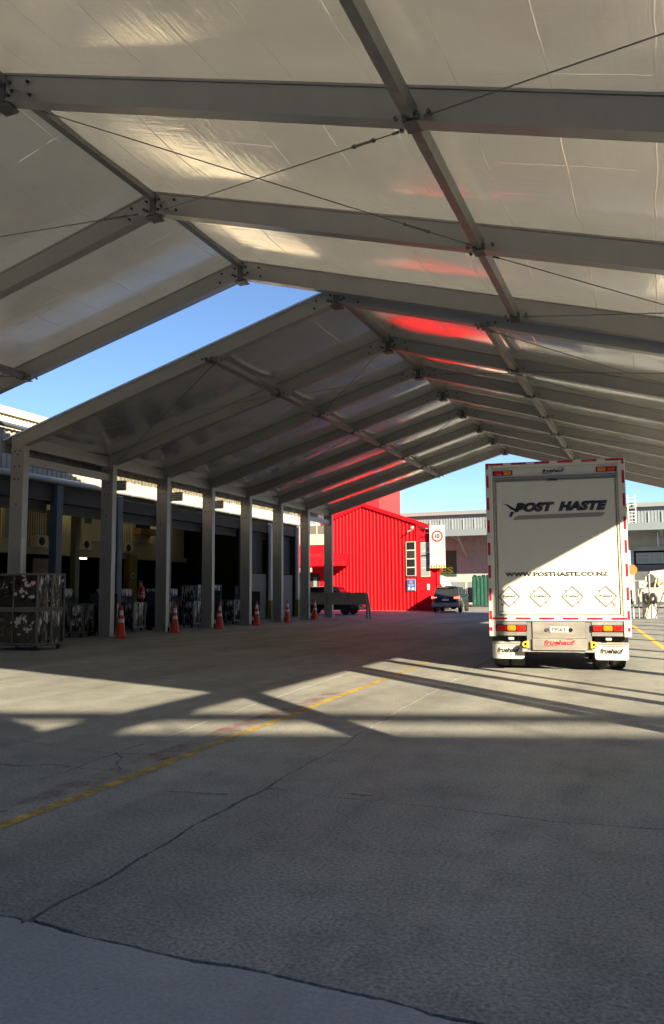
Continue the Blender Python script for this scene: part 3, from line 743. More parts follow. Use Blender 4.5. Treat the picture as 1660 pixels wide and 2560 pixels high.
for k in range(22): pp.tube((WX+.20, 9+k*1.62, 5.49), (WX+.20, 9.06+k*1.62, 5.49), .128, 14)
pp.build('pipe', PIPE, wh, True)
B('lintel', mat('lintel_dark', (.03, .03, .036), .6, 0, .15, 2), wh, WX-.25, WX-.02, 8, 43.4, 4.75, 5.60)
bays = [15.7, 19.2, 22.7, 26.2, 29.7, 33.2, 36.7, 40.1]
for y in bays: B('column', BLUEGREY, wh, WX-.16, WX+.16, y-.15, y+.15, 0.02, 5.36)
for k in range(len(bays)-1):
    dm = MB(); dm.tube((WX-.55, bays[k]+.2, 4.95), (WX-.55, bays[k+1]-.2, 4.95), .22, 14); dm.build('roller_drum', STEEL_DK, wh)
    cu = MB()
    for i in range(4 if k > 0 else 6): cu.bbox(WX-.36, WX-.30, bays[k]+.16, bays[k+1]-.16, 4.66-i*.1, 4.755-i*.1, b=.012)
    cu.build('roller_curtain', mat('roller_slat', (.06, .06, .065), .5, .3), wh)
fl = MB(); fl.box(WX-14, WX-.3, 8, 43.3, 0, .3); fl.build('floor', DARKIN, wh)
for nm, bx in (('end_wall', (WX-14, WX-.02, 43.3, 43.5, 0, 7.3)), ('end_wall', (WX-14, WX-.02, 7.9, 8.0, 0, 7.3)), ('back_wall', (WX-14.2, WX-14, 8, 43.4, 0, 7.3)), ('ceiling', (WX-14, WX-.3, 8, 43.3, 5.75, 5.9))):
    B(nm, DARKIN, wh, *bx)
# front piece at the far end: closed doors, jambs, sign
B('door_leaf', mat('bluish_door', (.14, .135, .12), .6, 0, .1, 2), wh, WX-.2, WX-.1, 37.2, 39.6, .02, 2.45)
B('door_leaf', MATS['bluish_door'], wh, WX-.2, WX-.1, 40.5, 43.0, .02, 2.45)
for y in (39.8, 43.4): B('white_jamb', WHITE, wh, WX-.02, WX+.14, y-.12, y+.12, 1.0, 5.3)
for y in (39.8, 43.35): B('yellow_guard', mat('guard_yellow', (.20, .14, .02), .6, 0, .2, 3), wh, WX-.02, WX+.2, y-.2, y+.2, .02, 1.0)
for (y0, y1) in ((36.9, 39.5), (40.4, 43.1)):
    cu = MB()
    for i in range(18): cu.box(WX-.32, WX-.28, y0 + i*(y1-y0)/18, y0 + (i+.7)*(y1-y0)/18, 2.5, 4.7)
    cu.build('strip_curtain', mat('curtain_dark', (.035, .035, .035), .5), wh)
sg = B('sign_board', WHITE, wh, WX+.02, WX+.06, 40.9, 43.45, 5.55, 6.42)
mb = MB(); n = 20
for k in range(n):
    a, b = 2*PI*k/n, 2*PI*(k+1)/n; f = lambda r, t: (42.75+r*math.cos(t), 6.02+r*math.sin(t)); mb.prism([f(.24, a), f(.24, b), f(.18, b), f(.18, a)], 'x', WX+.061, WX+.066)
mb.build('ring_emblem', mat('sign_grey_red', (.32, .16, .16), .5), sg)
mb = MB(); mb.box(WX+.061, WX+.065, 41.2, 42.35, 6.05, 6.3); mb.build('sign_panel', GREYINK, sg)
# interior: mezzanine office front
IX = -27.0
mz = MB(); mz.box(IX-.2, IX, 24, 42, 3.3, 5.72); mz.build('mezzanine_wall', CREAM_IN, wh)
for y0, y1 in ((26.2, 27.2), (28.78, 29.85), (31.95, 32.25), (35.6, 36.5)):
    k = y0
    while k < y1:
        B('batten', mat('batten_pale', (.55, .48, .36), .6), wh, IX, IX+.04, k, k+.07, 3.95, 5.7); k += .15
    B('dark_gap', DARKIN, wh, IX+.001, IX+.012, y0-.02, y1+.02, 3.94, 5.71)
B('beam', CREAM_IN, wh, IX+.01, IX+.25, 24, 42, 3.30, 3.55)
for y0, y1 in ((27.3, 28.1), (29.9, 30.5)):
    w_ = B('window', GLASS_L if y0 < 28 else DARKIN, wh, IX+.01, IX+.03, y0, y1, 3.95, 5.45)
    fm = MB(); fm.box(IX+.03, IX+.07, y0-.06, y0, 3.9, 5.5); fm.box(IX+.03, IX+.07, y1, y1+.06, 3.9, 5.5); fm.box(IX+.03, IX+.07, y0, y1, 3.9, 3.95); fm.box(IX+.03, IX+.07, y0, y1, 5.45, 5.5); fm.build('frame', CREAM_IN, w_)
B('panel_board', mat('pale_board', (.60, .55, .42), .6, 0, .05), wh, IX+.02, IX+.05, 32.5, 34.3, 4.15, 5.6)
B('panel_board', MATS['pale_board'], wh, IX+.02, IX+.05, 36.6, 38.6, 4.3, 5.6)
wc = B('wall_chart', mat('chart_grey', (.14, .14, .14), .7, 0, .5, 30), wh, IX+.051, IX+.06, 32.65, 33.2, 5.02, 5.56)
for y in (28.9, 32.05, 35.5):
    ac = B('air_conditioner', mat('ac_cream', (.58, .52, .38), .5), wh, IX+.05, IX+.42, y, y+.8, 3.62, 4.18, b=.02)
    mb = MB(); mb.lathe([(.2, 0), (.19, .01)], (IX+.42, y+.36, 3.9), 18, 'x'); mb.build('fan_grille', DARKIN, ac)
B('shelf', TIMBER, wh, IX+.05, IX+.6, 36.7, 38.4, 4.70, 5.04); B('shelf_box', DARKIN, wh, IX+.1, IX+.5, 36.9, 37.7, 5.045, 5.35)
B('pillar', mat('pillar_olive', (.20, .19, .12), .6), wh, -25.2, -24.9, 29.6, 29.9, .3, 5.7)
B('pillar', MATS['pillar_olive'], wh, -24.2, -23.9, 35.3, 35.6, .3, 5.7)
yp = B('yellow_pillar', mat('dull_yellow', (.26, .17, .02), .6, 0, .15, 3), wh, IX+.1, IX+.45, 35.9, 36.65, .3, 3.5)
mp_ = MB(); mp_.lathe([(.16, 0), (.16, .01)], (IX+.46, 36.25, 2.4), 18, 'x'); mp_.build('round_sign', WHITE, yp); mp_ = MB(); mp_.lathe([(.09, 0), (.09, .008)], (IX+.472, 36.25, 2.4), 18, 'x'); mp_.build('sign_dot', INK, yp)
ms = MB()
for i in range(17): ms.box(IX+.3, IX+.34, 28.9+i*.095, 28.93+i*.095, 2.0, 3.08)
for i in range(5): ms.box(IX+.305, IX+.335, 28.9, 30.45, 2.02+i*.26, 2.05+i*.26)
ms.build('mesh_screen', CREAM_IN, wh); B('screen_back', mat('screen_back', (.30, .27, .17), .7), wh, IX+.24, IX+.28, 28.9, 30.45, 2.0, 3.08)
for (y, z) in ((32.0, 3.2), (25.5, 5.5), (30.3, 5.6), (34.6, 5.6), (38.6, 5.6)):  # ceiling tubes added to light the dark interior; only the low one shows
    l = MB(); x = IX+.9 if z > 4 else IX+.35; L_ = 1.5 if z > 4 else .5; l.tube((x, y, z), (x, y+L_, z), .03, 8); l.build('fluorescent_tube', TUBE_L, wh)
    f_ = MB(); f_.bbox(x-.07, x+.07, y-.05, y+L_+.05, z+.035, z+.10, b=.01); f_.build('tube_batten', WHITE, wh)
# floodlights and clutter hung on the left eave line
for (y, lab_) in ((23.6, 'white floodlight bracket hung above the second marquee post'), (27.3, 'floodlight on dark bracket beside the third marquee post'), (30.6, 'floodlight hung under the eave beside the fourth marquee post')):
    o = thing('floodlight', (-17.9, y, 5.35), .2, lab_, 'floodlight', 'floodlights under the left eave')
    mb = MB(); mb.bbox(-.22, .22, -.06, .06, -.18, .18, b=.02); mb.build('housing', WHITE, o)
    mb = MB()
    for k in range(4): mb.box(-.2, .2, -.075, -.061, -.15+k*.08, -.10+k*.08)
    mb.build('fins', GALV, o); mb = MB(); mb.bar((-.28, .05, -.2), (-.28, .05, .35), .05, .05); mb.bar((-.28, .05, .35), (.1, .05, .5), .05, .05); mb.build('bracket', STEEL_DK, o)
for k, y in enumerate(Y2[:-1]):
    nxt = Y2[k+1]
    mb = MB(); z = zb2(-17.3)+.02
    for i in range(6):
        yy = y + .5 + i*(nxt-y-1)/5 + R.uniform(-.15, .15); r_ = R.uniform(.07, .13); pts = [(-17.75+R.uniform(-.03, .03), yy + r_*math.cos(a), z-.06-r_ + r_*math.sin(a)) for a in [PI*.6+1.5*PI*q/8 for q in range(9)]]
        for q in range(8): mb.tube(pts[q], pts[q+1], .007, 5)
    mb.tube((-17.78, y+.15, z-.03), (-17.78, nxt-.15, z-.06), .016, 6)
    tag(mb.build('cable_run', WIRE), ['looped cables hanging under the eave between the first two posts of the long marquee', 'looped cables under the eave, second bay from the cage stack', 'looped cables under the eave, third bay from the cage stack', 'looped cables under the eave, fourth bay from the cage stack', 'looped cables under the eave, fifth bay from the cage stack', 'looped cables under the eave, sixth bay from the cage stack', 'looped cables under the eave of the far end bay near the red building'][k], 'cable', 'cable loops under the left eave')

def film_mat():
    M = bpy.data.materials.new('clear_film'); M.use_nodes = True; N, L = M.node_tree.nodes, M.node_tree.links; b = N['Principled BSDF']
    b.inputs['Base Color'].default_value = (.30, .28, .24, 1); b.inputs['Roughness'].default_value = .2
    tr = N.new('ShaderNodeBsdfTransparent'); tr.inputs[0].default_value = (.8, .78, .72, 1); mx = N.new('ShaderNodeMixShader')
    tc = N.new('ShaderNodeTexCoord'); n = N.new('ShaderNodeTexNoise'); n.inputs['Scale'].default_value = 5; n.inputs['Detail'].default_value = 5; L.new(tc.outputs['Object'], n.inputs['Vector'])
    r = N.new('ShaderNodeMapRange'); r.inputs[1].default_value = .3; r.inputs[2].default_value = .7; r.inputs[3].default_value = .45; r.inputs[4].default_value = .75; L.new(n.outputs[0], r.inputs[0]); L.new(r.outputs[0], mx.inputs[0])
    L.new(tr.outputs[0], mx.inputs[1]); L.new(b.outputs[0], mx.inputs[2]); L.new(mx.outputs[0], N['Material Output'].inputs[0]); return M
FILM = film_mat()
for k in range(1, 7):
    ya, yb = Y2[k]+.13, Y2[k+1]-.13; n = 40; vs, fs = [], []
    for i in range(n+1):
        y = ya + (yb-ya)*i/n; w_ = .03*math.sin(i*1.9+k)+R.uniform(-.01, .01); vs += [(-17.62+w_, y, 5.92), (-17.62+w_*.6, y, 5.45+R.uniform(-.02, .02))]
    for i in range(n): fs.append((2*i, 2*i+2, 2*i+3, 2*i+1))
    MB().add(vs, fs).build('clear_valance', FILM, far)

# ================================================================ ROLL CAGES
def cage(name, loc, rz, w, d, h, label, wheels=True, labels=0, group=None, seed=0, wrap=True, div=(2, 2)):
    rr = random.Random(seed); t = thing(name, loc, rz, label, 'cage', group)
    z0 = .14 if wheels else .012
    fm = MB(); s = .022
    for x in (-w/2, w/2):
        for y in (-d/2, d/2): fm.box(x-s, x+s, y-s, y+s, z0, h)
    for z in (z0+.03, h-.02):
        for y in (-d/2, d/2): fm.box(-w/2+s, w/2-s, y-s*.9, y+s*.9, z-.03, z+.02)
        for x in (-w/2, w/2): fm.box(x-s*.9, x+s*.9, -d/2+s, d/2-s, z-.03, z+.02)
    for i in range(1, div[0]):
        x = -w/2 + w*i/div[0]
        for y in (-d/2, d/2): fm.box(x-.013, x+.013, y-.013, y+.013, z0+.05, h-.04)
    for i in range(1, div[1]):
        y = -d/2 + d*i/div[1]
        for x in (-w/2, w/2): fm.box(x-.013, x+.013, y-.013, y+.013, z0+.05, h-.04)
    fm.build('frame', mat('cage_steel', (.15, .15, .15), .5, .5, .2, 9), t)
    q = .005
    for nm, bx, mt in (('front_panel', (-w/2+.02, w/2-.02, -d/2-q+.02, -d/2+.03, z0+.05, h-.04), WRAP if wrap else BLACKP), ('back_panel', (-w/2+.02, w/2-.02, d/2-.03, d/2-.015, z0+.05, h-.04), BLACKP),
                       ('side_panel', (w/2-.03, w/2-.016, -d/2+.035, d/2-.035, z0+.05, h-.04), WRAP), ('side_panel', (-w/2+.016, -w/2+.03, -d/2+.035, d/2-.035, z0+.05, h-.04), BLACKP)):
        B(nm, mt, t, *bx)
    B('base', STEEL_DK, t, -w/2, w/2, -d/2, d/2, z0-.02, z0-.002)
    if wheels:
        for x in (-w/2+.1, w/2-.1):
            for y in (-d/2+.08, d/2-.08):
                c = MB(); c.lathe([(.055, -.02), (.06, -.012), (.06, .012), (.055, .02)], (x, y, .062), 14, 'x'); c.box(x-.03, x+.03, y-.03, y+.03, .10, z0-.021); c.build('castor', RUBBER, t)
    if labels:
        for (fx, ax) in (('f', None), ('s', None)):
            mb = MB()
            for i in range(labels if fx == 'f' else labels//6):
                ct = [(w*.24, .60), (-w*.28, .62)][i % 2] if fx == 'f' else (0, .5)
                a, b = rr.gauss(ct[0], w*.10 if fx == 'f' else d*.24), z0 + (h-z0)*min(.93, max(.1, rr.gauss(ct[1], .17 if fx == 'f' else .22)))
                ww, hh, an = rr.uniform(.012, .05), rr.uniform(.01, .04), rr.uniform(-.9, .9)
                if i % 4 == 0: ww, hh, an = rr.uniform(.06, .15), rr.uniform(.04, .11), rr.uniform(-.5, .5)
                pts = []
                for (sx, sz) in ([(-1, -1), (1, -1), (1, 1), (-1, 1)] if i % 4 == 0 else [(1.3*math.cos(q_*PI/3), 1.3*math.sin(q_*PI/3)) for q_ in range(6)]):
                    k_ = rr.uniform(.85, 1) if i % 4 == 0 else rr.uniform(.4, 1.15); pts.append((a + (sx*ww/2*math.cos(an) - sz*hh/2*math.sin(an))*k_, b + (sx*ww/2*math.sin(an) + sz*hh/2*math.cos(an))*k_))
                off = .002 + .0005*i
                if fx == 'f':
                    y = -d/2+.013-off*.3; mb.prism(pts, 'y', y-.0006, y, 1 if rr.random() < .04 else 0)
                else:
                    x = w/2-.014+off*.5; mb.prism(pts, 'x', x, x+.0006, 1 if rr.random() < .08 else 0)
            mb.build('paper_labels', [PAPER, PAPER_P], t)['kind'] = 'stuff'
    return t
cage('roll_cage', (-15.75, 16.85, 0), 0.0, 1.62, 1.0, 1.06, 'black panelled freight cage covered in torn labels, lower one of the big stack', labels=64, group='big stacked cages', seed=3, wrap=False)
cage('roll_cage', (-15.75, 16.85, 1.062), 0.0, 1.62, 1.0, .95, 'black panelled freight cage covered in torn labels, upper one of the big stack', wheels=False, labels=60, group='big stacked cages', seed=4, wrap=False)
CG = [(-18.35, 21.9, 'right behind the big cage stack', .2), (-18.5, 23.55, 'between the big stack and the first traffic cone', .1), (-19.0, 25.75, 'just right of the first traffic cone', .0), (-19.2, 28.1, 'left of the second traffic cone', 0),
      (-18.6, 29.3, 'right beside the second traffic cone', .05), (-18.85, 31.4, 'midway between the second and third cones', .12), (-18.7, 33.0, 'hidden partly by the third traffic cone', 0), (-18.9, 35.0, 'between the third and fourth traffic cones', .05)]
for i, (x, y, wh_, rz) in enumerate(CG):
    cage('roll_cage', (x, y, 0), rz, .92, .72, 1.12, 'low wire-framed cage with shiny wrapped load ' + wh_, group='low cages along the loading bays', seed=20+i, labels=14 if i == 0 else 0)
for i, (x, y) in enumerate(((-19.5, 33.4), (-19.6, 35.1), (-19.2, 38.2))):
    cage('roll_cage', (x-1.6, y+.3, .302), 0, .92, .72, 1.55, 'tall wrapped cage standing inside the bay ' + ['behind the third cone', 'behind the fourth post gap', 'near the grey door'][i], group='tall cages inside the bays', seed=40+i, wheels=True)
for i, (x, y, h, w) in enumerate(((-18.0, 22.85, 1.45, 1.0), (-18.5, 26.9, 1.5, .9), (-17.9, 30.4, 1.55, .35), (-17.9, 33.7, 1.5, .8))):
    mb = MB(); mb.prism([(-.02, .003), (.02, .003), (.16, h), (.12, h)], 'x', -w/2, w/2); o = mb.build('black_board', BLACKP); o.location = (x, y, 0); o.rotation_euler = (0, 0, .25)
    tag(o, 'black board leaning ' + ['between the big stack and the next cage', 'behind the first traffic cone', 'between two cages beyond the second cone', 'beside the third traffic cone'][i], 'board')
for i, (x, y) in enumerate(((-21.6, 24.4), (-21.6, 28.2), (-21.5, 31.6))):
    o = thing('freight_pile', (x, y, .3), 0, 'dark wrapped freight pile inside the ' + ['second', 'third', 'fourth'][i] + ' open bay', 'freight')
    B('pallet_load', BLACKP, o, -.6, .6, -.7, .7, .13, 1.0, b=.04); B('wrapped_load', WRAP, o, -.55, .5, -.6, .62, 1.003, 1.35, b=.05); mb = MB()
    for k in range(5): mb.box(-.6, .6, -.7+k*.31, -.58+k*.31, .09, .125)
    for k in range(3): mb.box(-.6+k*.55, -.5+k*.55, -.7, .7, .003, .089)
    mb.build('pallet', TIMBER, o)

# ================================================================ TRAFFIC CONES
def cone():
    t = thing('traffic_cone', (0, 0, 0), 0, '', 'traffic cone', 'traffic cones along the marquee posts')
    b = MB(); pts = [(.21*math.cos(a)*1.15, .21*math.sin(a)*1.15) for a in [PI/8+PI/4*k for k in range(8)]]; b.prism(pts, 'z', .003, .045); b.build('base', ORANGE, t)
    c = MB(); H = 1.06; r = lambda z: .165 - (.165-.032)*(z-.045)/(H-.045)
    c.lathe([(r(.045)+.03, .045), (r(.07), .07), (r(.5), .5), (r(.9), .9), (r(H), H), (.012, H+.003)], (0, 0, 0), 24); c.build('body', ORANGE, t, True)
    for z0, z1 in ((.50, .62), (.74, .90)):
        s_ = MB(); s_.lathe([(r(z0)+.003, z0), (r(z1)+.003, z1)], (0, 0, 0), 24); s_.build('reflective_band', REFL, t, True)
    return t
c0 = cone()
for i, (x, y) in enumerate(((-16.54, 21.99), (-16.65, 25.35), (-16.58, 28.49), (-16.61, 31.81), (-16.74, 35.26), (-16.81, 38.78))):
    o = c0 if i == 0 else copy_tree(c0)
    o.location = (x, y, 0); o.rotation_euler = (0, 0, R.uniform(0, 1)); o['label'] = 'orange cone with two grey bands, ' + ['first and nearest of the row by the posts', 'second of the row by the posts', 'third of the row by the posts', 'fourth of the row by the posts', 'fifth of the row by the posts', 'last and farthest of the row by the posts'][i]

# small white-topped bollard feet next to posts
for i, y in enumerate((25.75, 29.09, 32.43, 35.77, 39.07)):
    o = thing('bottle_jack', (-17.0, y-.28, 0), 0, 'small white-capped peg beside the foot of the ' + ['third', 'fourth', 'fifth', 'sixth', 'seventh'][i] + ' post', 'peg', 'pegs at the post feet')
    o.name = 'ground_peg' if i == 0 else 'ground_peg.%03d' % i
    mb = MB(); mb.tube((0, 0, .003), (0, 0, .2), .045, 10); mb.build('stem', BLACKP, o); mb = MB(); mb.tube((0, 0, .2), (0, 0, .36), .04, 10, .03); mb.build('cap', WHITE, o)

# ================================================================ PERSON in hi-vis inside the bay
def skin_person(loc, rz, label):
    t = thing('person', loc, rz, label, 'person')
    J = dict(pel=(0, 0, .92, .13, .10), bel=(0, 0, 1.08, .13, .10), ch=(0, .02, 1.30, .155, .11), nb=(0, .03, 1.46, .07, .06), hd0=(0, .05, 1.56, .065, .075), hd=(0, .06, 1.66, .08, .095), hd2=(0, .05, 1.745, .06, .07),
             ls=(-.18, .02, 1.40, .06, .06), le=(-.25, .08, 1.15, .045, .045), lw=(-.20, .28, 1.02, .03, .03), lh=(-.17, .36, 1.0, .03, .02), rs=(.18, .02, 1.40, .06, .06), re=(.25, .06, 1.14, .045, .045), rw=(.2, .26, 1.05, .03, .03), rh=(.17, .34, 1.04, .03, .02),
             lp=(-.10, 0, .88, .09, .09), lk=(-.11, .03, .48, .06, .06), la=(-.11, -.02, .09, .04, .045), lf=(-.12, .14, .045, .04, .03), rp=(.10, 0, .88, .09, .09), rk=(.12, .0, .48, .06, .06), ra=(.12, -.05, .09, .04, .045), rf=(.13, .10, .045, .04, .03))
    E_ = [('pel', 'bel'), ('bel', 'ch'), ('ch', 'nb'), ('nb', 'hd0'), ('hd0', 'hd'), ('hd', 'hd2'), ('ch', 'ls'), ('ls', 'le'), ('le', 'lw'), ('lw', 'lh'), ('ch', 'rs'), ('rs', 're'), ('re', 'rw'), ('rw', 'rh'), ('pel', 'lp'), ('lp', 'lk'), ('lk', 'la'), ('la', 'lf'), ('pel', 'rp'), ('rp', 'rk'), ('rk', 'ra'), ('ra', 'rf')]
    ks = list(J); me = bpy.data.meshes.new('body'); me.from_pydata([J[k][:3] for k in ks], [(ks.index(a), ks.index(b)) for a, b in E_], [])
    o = put('body', me, t); sk = o.modifiers.new('skin', 'SKIN'); sd = me.skin_vertices[0].data
    for i, k in enumerate(ks): sd[i].radius = J[k][3:]
    sd[0].use_root = True; o.modifiers.new('sub', 'SUBSURF').levels = 2; o.modifiers['sub'].render_levels = 2
    dg = bpy.context.evaluated_depsgraph_get(); m2 = bpy.data.meshes.new_from_object(o.evaluated_get(dg)); o.modifiers.clear(); o.data = m2
    for mm in (TROUSER, SKIN, HAIR): m2.materials.append(mm)
    for p in m2.polygons:
        z = p.center.z; p.use_smooth = True; p.material_index = 1 if z > 1.47 or (abs(p.center.x) > .14 and z < 1.2 and p.center.y > .1) else 0
        if z > 1.62 and p.center.y < .09 or z > 1.72: p.material_index = 2
    # vest: torso shell grown from the body
    v = MB(); n = 20; ring = []
    prof = [(.90, .19, .15), (1.0, .185, .15), (1.12, .175, .145), (1.25, .195, .15), (1.36, .205, .145), (1.43, .17, .12), (1.475, .11, .09)]
    vs = [(a*math.cos(2*PI*i/n)*(1+.03*math.sin(5*i)), .015 + b*math.sin(2*PI*i/n), z) for z, a, b in prof for i in range(n)]
    fs = [(k*n+i, k*n+(i+1) % n, (k+1)*n+(i+1) % n, (k+1)*n+i) for k in range(len(prof)-1) for i in range(n)]
    v.add(vs, fs); vest = v.build('vest', HIVIS, t, True)
    for z0 in (1.0, 1.15):
        b = MB(); vs = [(.186*math.cos(2*PI*i/n)*1.02, .015+.152*math.sin(2*PI*i/n), z) for z in (z0, z0+.05) for i in range(n)]; b.add(vs, [(i, (i+1) % n, n+(i+1) % n, n+i) for i in range(n)]); b.build('reflective_tape', REFL, vest, True)
    return t
skin_person((-21.3, 29.75, .302), 2.2, 'person in an orange hi-vis vest working inside the open bay')

# ================================================================ RED BUILDING
A15 = math.radians(15); u = Vector((-math.cos(A15), math.sin(A15))); c0_ = Vector((-16.2, 56.3))
red = thing('red_building', (0, 0, 0), 0, 'bright red corrugated gabled building in full sun', 'building')
SL = 8.6
left_pt = c0_ + u*SL
def gable(f):
    s_ = (1-f)*SL                      # distance from the right corner
    return 6.50 + (8.12-6.50)*(s_/4.8) if s_ < 4.8 else 8.12 - (s_-4.8)*.30
corrugated('front_wall', REDWALL, red, tuple(left_pt), tuple(c0_), gable, .02, pitch=.325, depth=.055, rib=.30)
bk = Vector((math.sin(A15), math.cos(A15)))   # into the building
def P3(s_, d, z): p = c0_ + u*s_ + bk*d; return (p.x, p.y, z)
def PB(s_, z): p = c0_ + u*s_; return (p.x-3.6, p.y+9.0, z)
# roof sheets and verge flashing
rfm = MB()
for (s0, z0, s1, z1) in ((-1.05, 6.50-1.05*.3375, 4.8, 8.14), (4.8, 8.14, 8.8, 6.92)):
    a, b, c, d = P3(s0, -.10, z0+.02), P3(s1, -.10, z1+.02), PB(s1, z1+.02), PB(s0, z0+.02); vs = [a, b, c, d] + [(x, y, z+.10) for x, y, z in (a, b, c, d)]
    rfm.add(vs, [(0,1,2,3),(4,5,6,7),(0,1,5,4),(1,2,6,5),(2,3,7,6),(3,0,4,7)])
roof_r = rfm.build('roof', REDWALL2, red)
vf = MB()
for (s0, z0, s1, z1) in ((-1.05, 6.50-1.05*.3375, 4.8, 8.14), (4.8, 8.14, 8.8, 6.92)):
    vf.bar(P3(s0, -.13, z0-.04), P3(s1, -.13, z1-.04), .05, .24)
vf.build('verge_flashing', REDWALL2, roof_r)
# smooth corner bay with the tall windows, beyond the ribbed wall
B('corner_bay', REDWALL2, red, -16.17, -15.15, 56.34, 57.2, .02, 5.98)
MB().bar((-16.2, 56.26, .02), (-16.2, 56.26, 6.45), .12, .12, (1, 0, 0)).build('corner_flashing', REDWALL2, red)
lowb = B('low_annex', REDWALL2, red, -15.14, -14.72, 56.55, 57.0, .02, 2.98)
B('annex_roof', REDWALL, red, -15.3, -14.55, 56.35, 57.05, 2.985, 3.09)
dp = MB(); dp.tube((-14.8, 56.48, .05), (-14.8, 56.48, 2.95), .05, 10); dp.build('downpipe', REDWALL2, red)
def win_on_wall(s0, s1, z0, z1, panes):
    w_ = MB(); a, b = P3(s0, -.075, 0), P3(s1, -.075, 0)
    def rect(sa, sb, za, zb_, d0, d1, mb):
        q = [P3(sa, d0, za), P3(sb, d0, za), P3(sb, d0, zb_), P3(sa, d0, zb_), P3(sa, d1, za), P3(sb, d1, za), P3(sb, d1, zb_), P3(sa, d1, zb_)]
        mb.add(q, [(0,1,2,3),(7,6,5,4),(0,4,5,1),(1,5,6,2),(2,6,7,3),(3,7,4,0)])
    rect(s0, s1, z0, z1, -.06, -.13, w_); wo = w_.build('window', mat('window_frame_cream', (.62, .56, .44), .5), red)
    h = (z1-z0)/panes
    for k in range(panes):
        p = MB(); rect(s0+.06, s1-.06, z0+h*k+.04, z0+h*(k+1)-.04, -.131, -.137, p); p.build('pane', [GLASS, GLASS, DARKIN, GLASS][k % 4], wo)
win_on_wall(.10, .92, 2.56, 5.08, 4)
w2 = B('window', MATS['window_frame_cream'], red, -15.95, -15.28, 56.29, 56.335, 2.5, 5.0)
for i in range(3):
    for j in range(4): B('pane', GLASS_L, w2, -15.92+i*.212, -15.72+i*.212, 56.28, 56.289, 2.54+j*.615, 3.12+j*.615)
sn = thing('wall_sign', P3(.5, -.14, 1.9), -A15, 'blue and white notice sign on the red wall under the window', 'sign')
B('panel', BLUESIGN, sn, -.34, .34, -.01, .01, -.40, .40); B('border', WHITE2, sn, -.37, .37, .011, .02, -.43, .43)
mb = MB(); mb.lathe([(.13, 0), (.13, .004)], (0, -.015, .22), 20, 'y'); mb.build('roundel', ORSIGN, sn)
mb = MB(); mb.prism([(-.26, -.36), (-.08, -.36), (-.08, -.16), (-.14, -.12), (-.2, -.16), (-.26, -.12)], 'y', -.014, -.0105); mb.prism([(.02, -.36), (.28, -.36), (.28, -.22), (.2, -.16), (.08, -.16), (.02, -.24)], 'y', -.014, -.0105)
mb.box(-.26, .26, -.014, -.0105, .0, .03); mb.box(-.22, .22, -.014, -.0105, -.07, -.04); mb.build('pictograms', WHITE2, sn)
fl_ = thing('wall_lamp', P3(.25, -.1, 6.05), 0, 'small white floodlight with bracket high on the red wall corner', 'lamp')
mb = MB(); mb.tube((0, -.1, .1), (-.06, -.26, .04), .07, 12, .10); mb.build('lamp_head', WHITE2, fl_); mb = MB(); mb.bar((0, .02, 0), (-.42, -.25, -.28), .06, .10); mb.build('bracket', STEEL_DK, fl_)
bx = thing('meter_box', (-15.42, 56.31, 1.75), 0, 'small white box on the red corner bay beside the dark car', 'box'); B('case', WHITE2, bx, -.09, .09, -.06, .02, -.22, .22, b=.01); B('cover', GREYINK, bx, -.06, .06, -.066, -.0605, -.02, .02)
# speed sign
ss = thing('speed_sign', (-14.6, 56.0, 0), .12, 'tall white speed limit 10 sign at the red building corner', 'sign')
B('panel', mat('sign_white', (.40, .395, .38), .5), ss, -.58, .54, -.02, .02, 3.34, 6.2, b=.008)
mb = MB(); n = 32
for k in range(n):
    a, b = 2*PI*k/n, 2*PI*(k+1)/n; f = lambda r, t_: (-.02+r*math.cos(t_), 5.40+r*math.sin(t_)); mb.prism([f(.42, a), f(.42, b), f(.30, b), f(.30, a)], 'y', -.026, -.0205)
mb.build('red_ring', REDINK, ss); text('lettering', '10', (-.20, .16, 5.24, 5.56), -.0205, INK, ss, bold=.05, spacing=.9, depth=.004)
for i, ln in enumerate(('TRUCK DRIVERS', 'COURT WHEEL', 'TURNING', 'RIGHT HAND', 'PARK & QUIET')):
    w_ = [.74, .76, .54, .74, .76][i]; mb = MB(); z = 4.68 - i*.17; x = -.40; rr = random.Random(i)
    while x < -.40 + w_:
        l_ = rr.uniform(.05, .13); mb.box(x, min(x+l_, -.40+w_), -.024, -.0205, z, z+.075); x += l_+.03
    mb.build('print_line', GREYINK, ss)
mb = MB(); mb.box(-.38, .42, -.024, -.0205, 3.62, 3.74); mb.build('yellow_print', PALEYEL, ss)
B('chevron_board', PALEYEL, ss, -.58, .54, -.02, .02, 3.10, 3.335)
mb = MB()
for i in range(6):
    x = -.54 + i*.185; mb.prism([(x, 3.11), (x+.085, 3.11), (x+.15, 3.218), (x+.085, 3.325), (x, 3.325), (x+.065, 3.218)], 'y', -.026, -.0205)
mb.build('chevrons', INK, ss); B('sign_arm', STEEL_DK, ss, -.9, -.585, -.02, .02, 4.2, 4.28); B('sign_arm', STEEL_DK, ss, -.9, -.585, -.02, .02, 5.6, 5.68)

# red tower block behind
tw = thing('red_tower', (-31.9, 80, 0), .3, 'tall plain red block rising behind the red gabled building', 'building')
B('shaft', REDWALL2, tw, -6, 6.75, -5, 5, .02, 15.0); B('side_face', mat('red_pale', (.40, .006, .014), .5), tw, 4.6, 6.76, -5.02, -4.99, .02, 15.0); B('parapet', REDWALL2, tw, -6.1, 6.85, -5.1, 5.1, 15.003, 15.25)

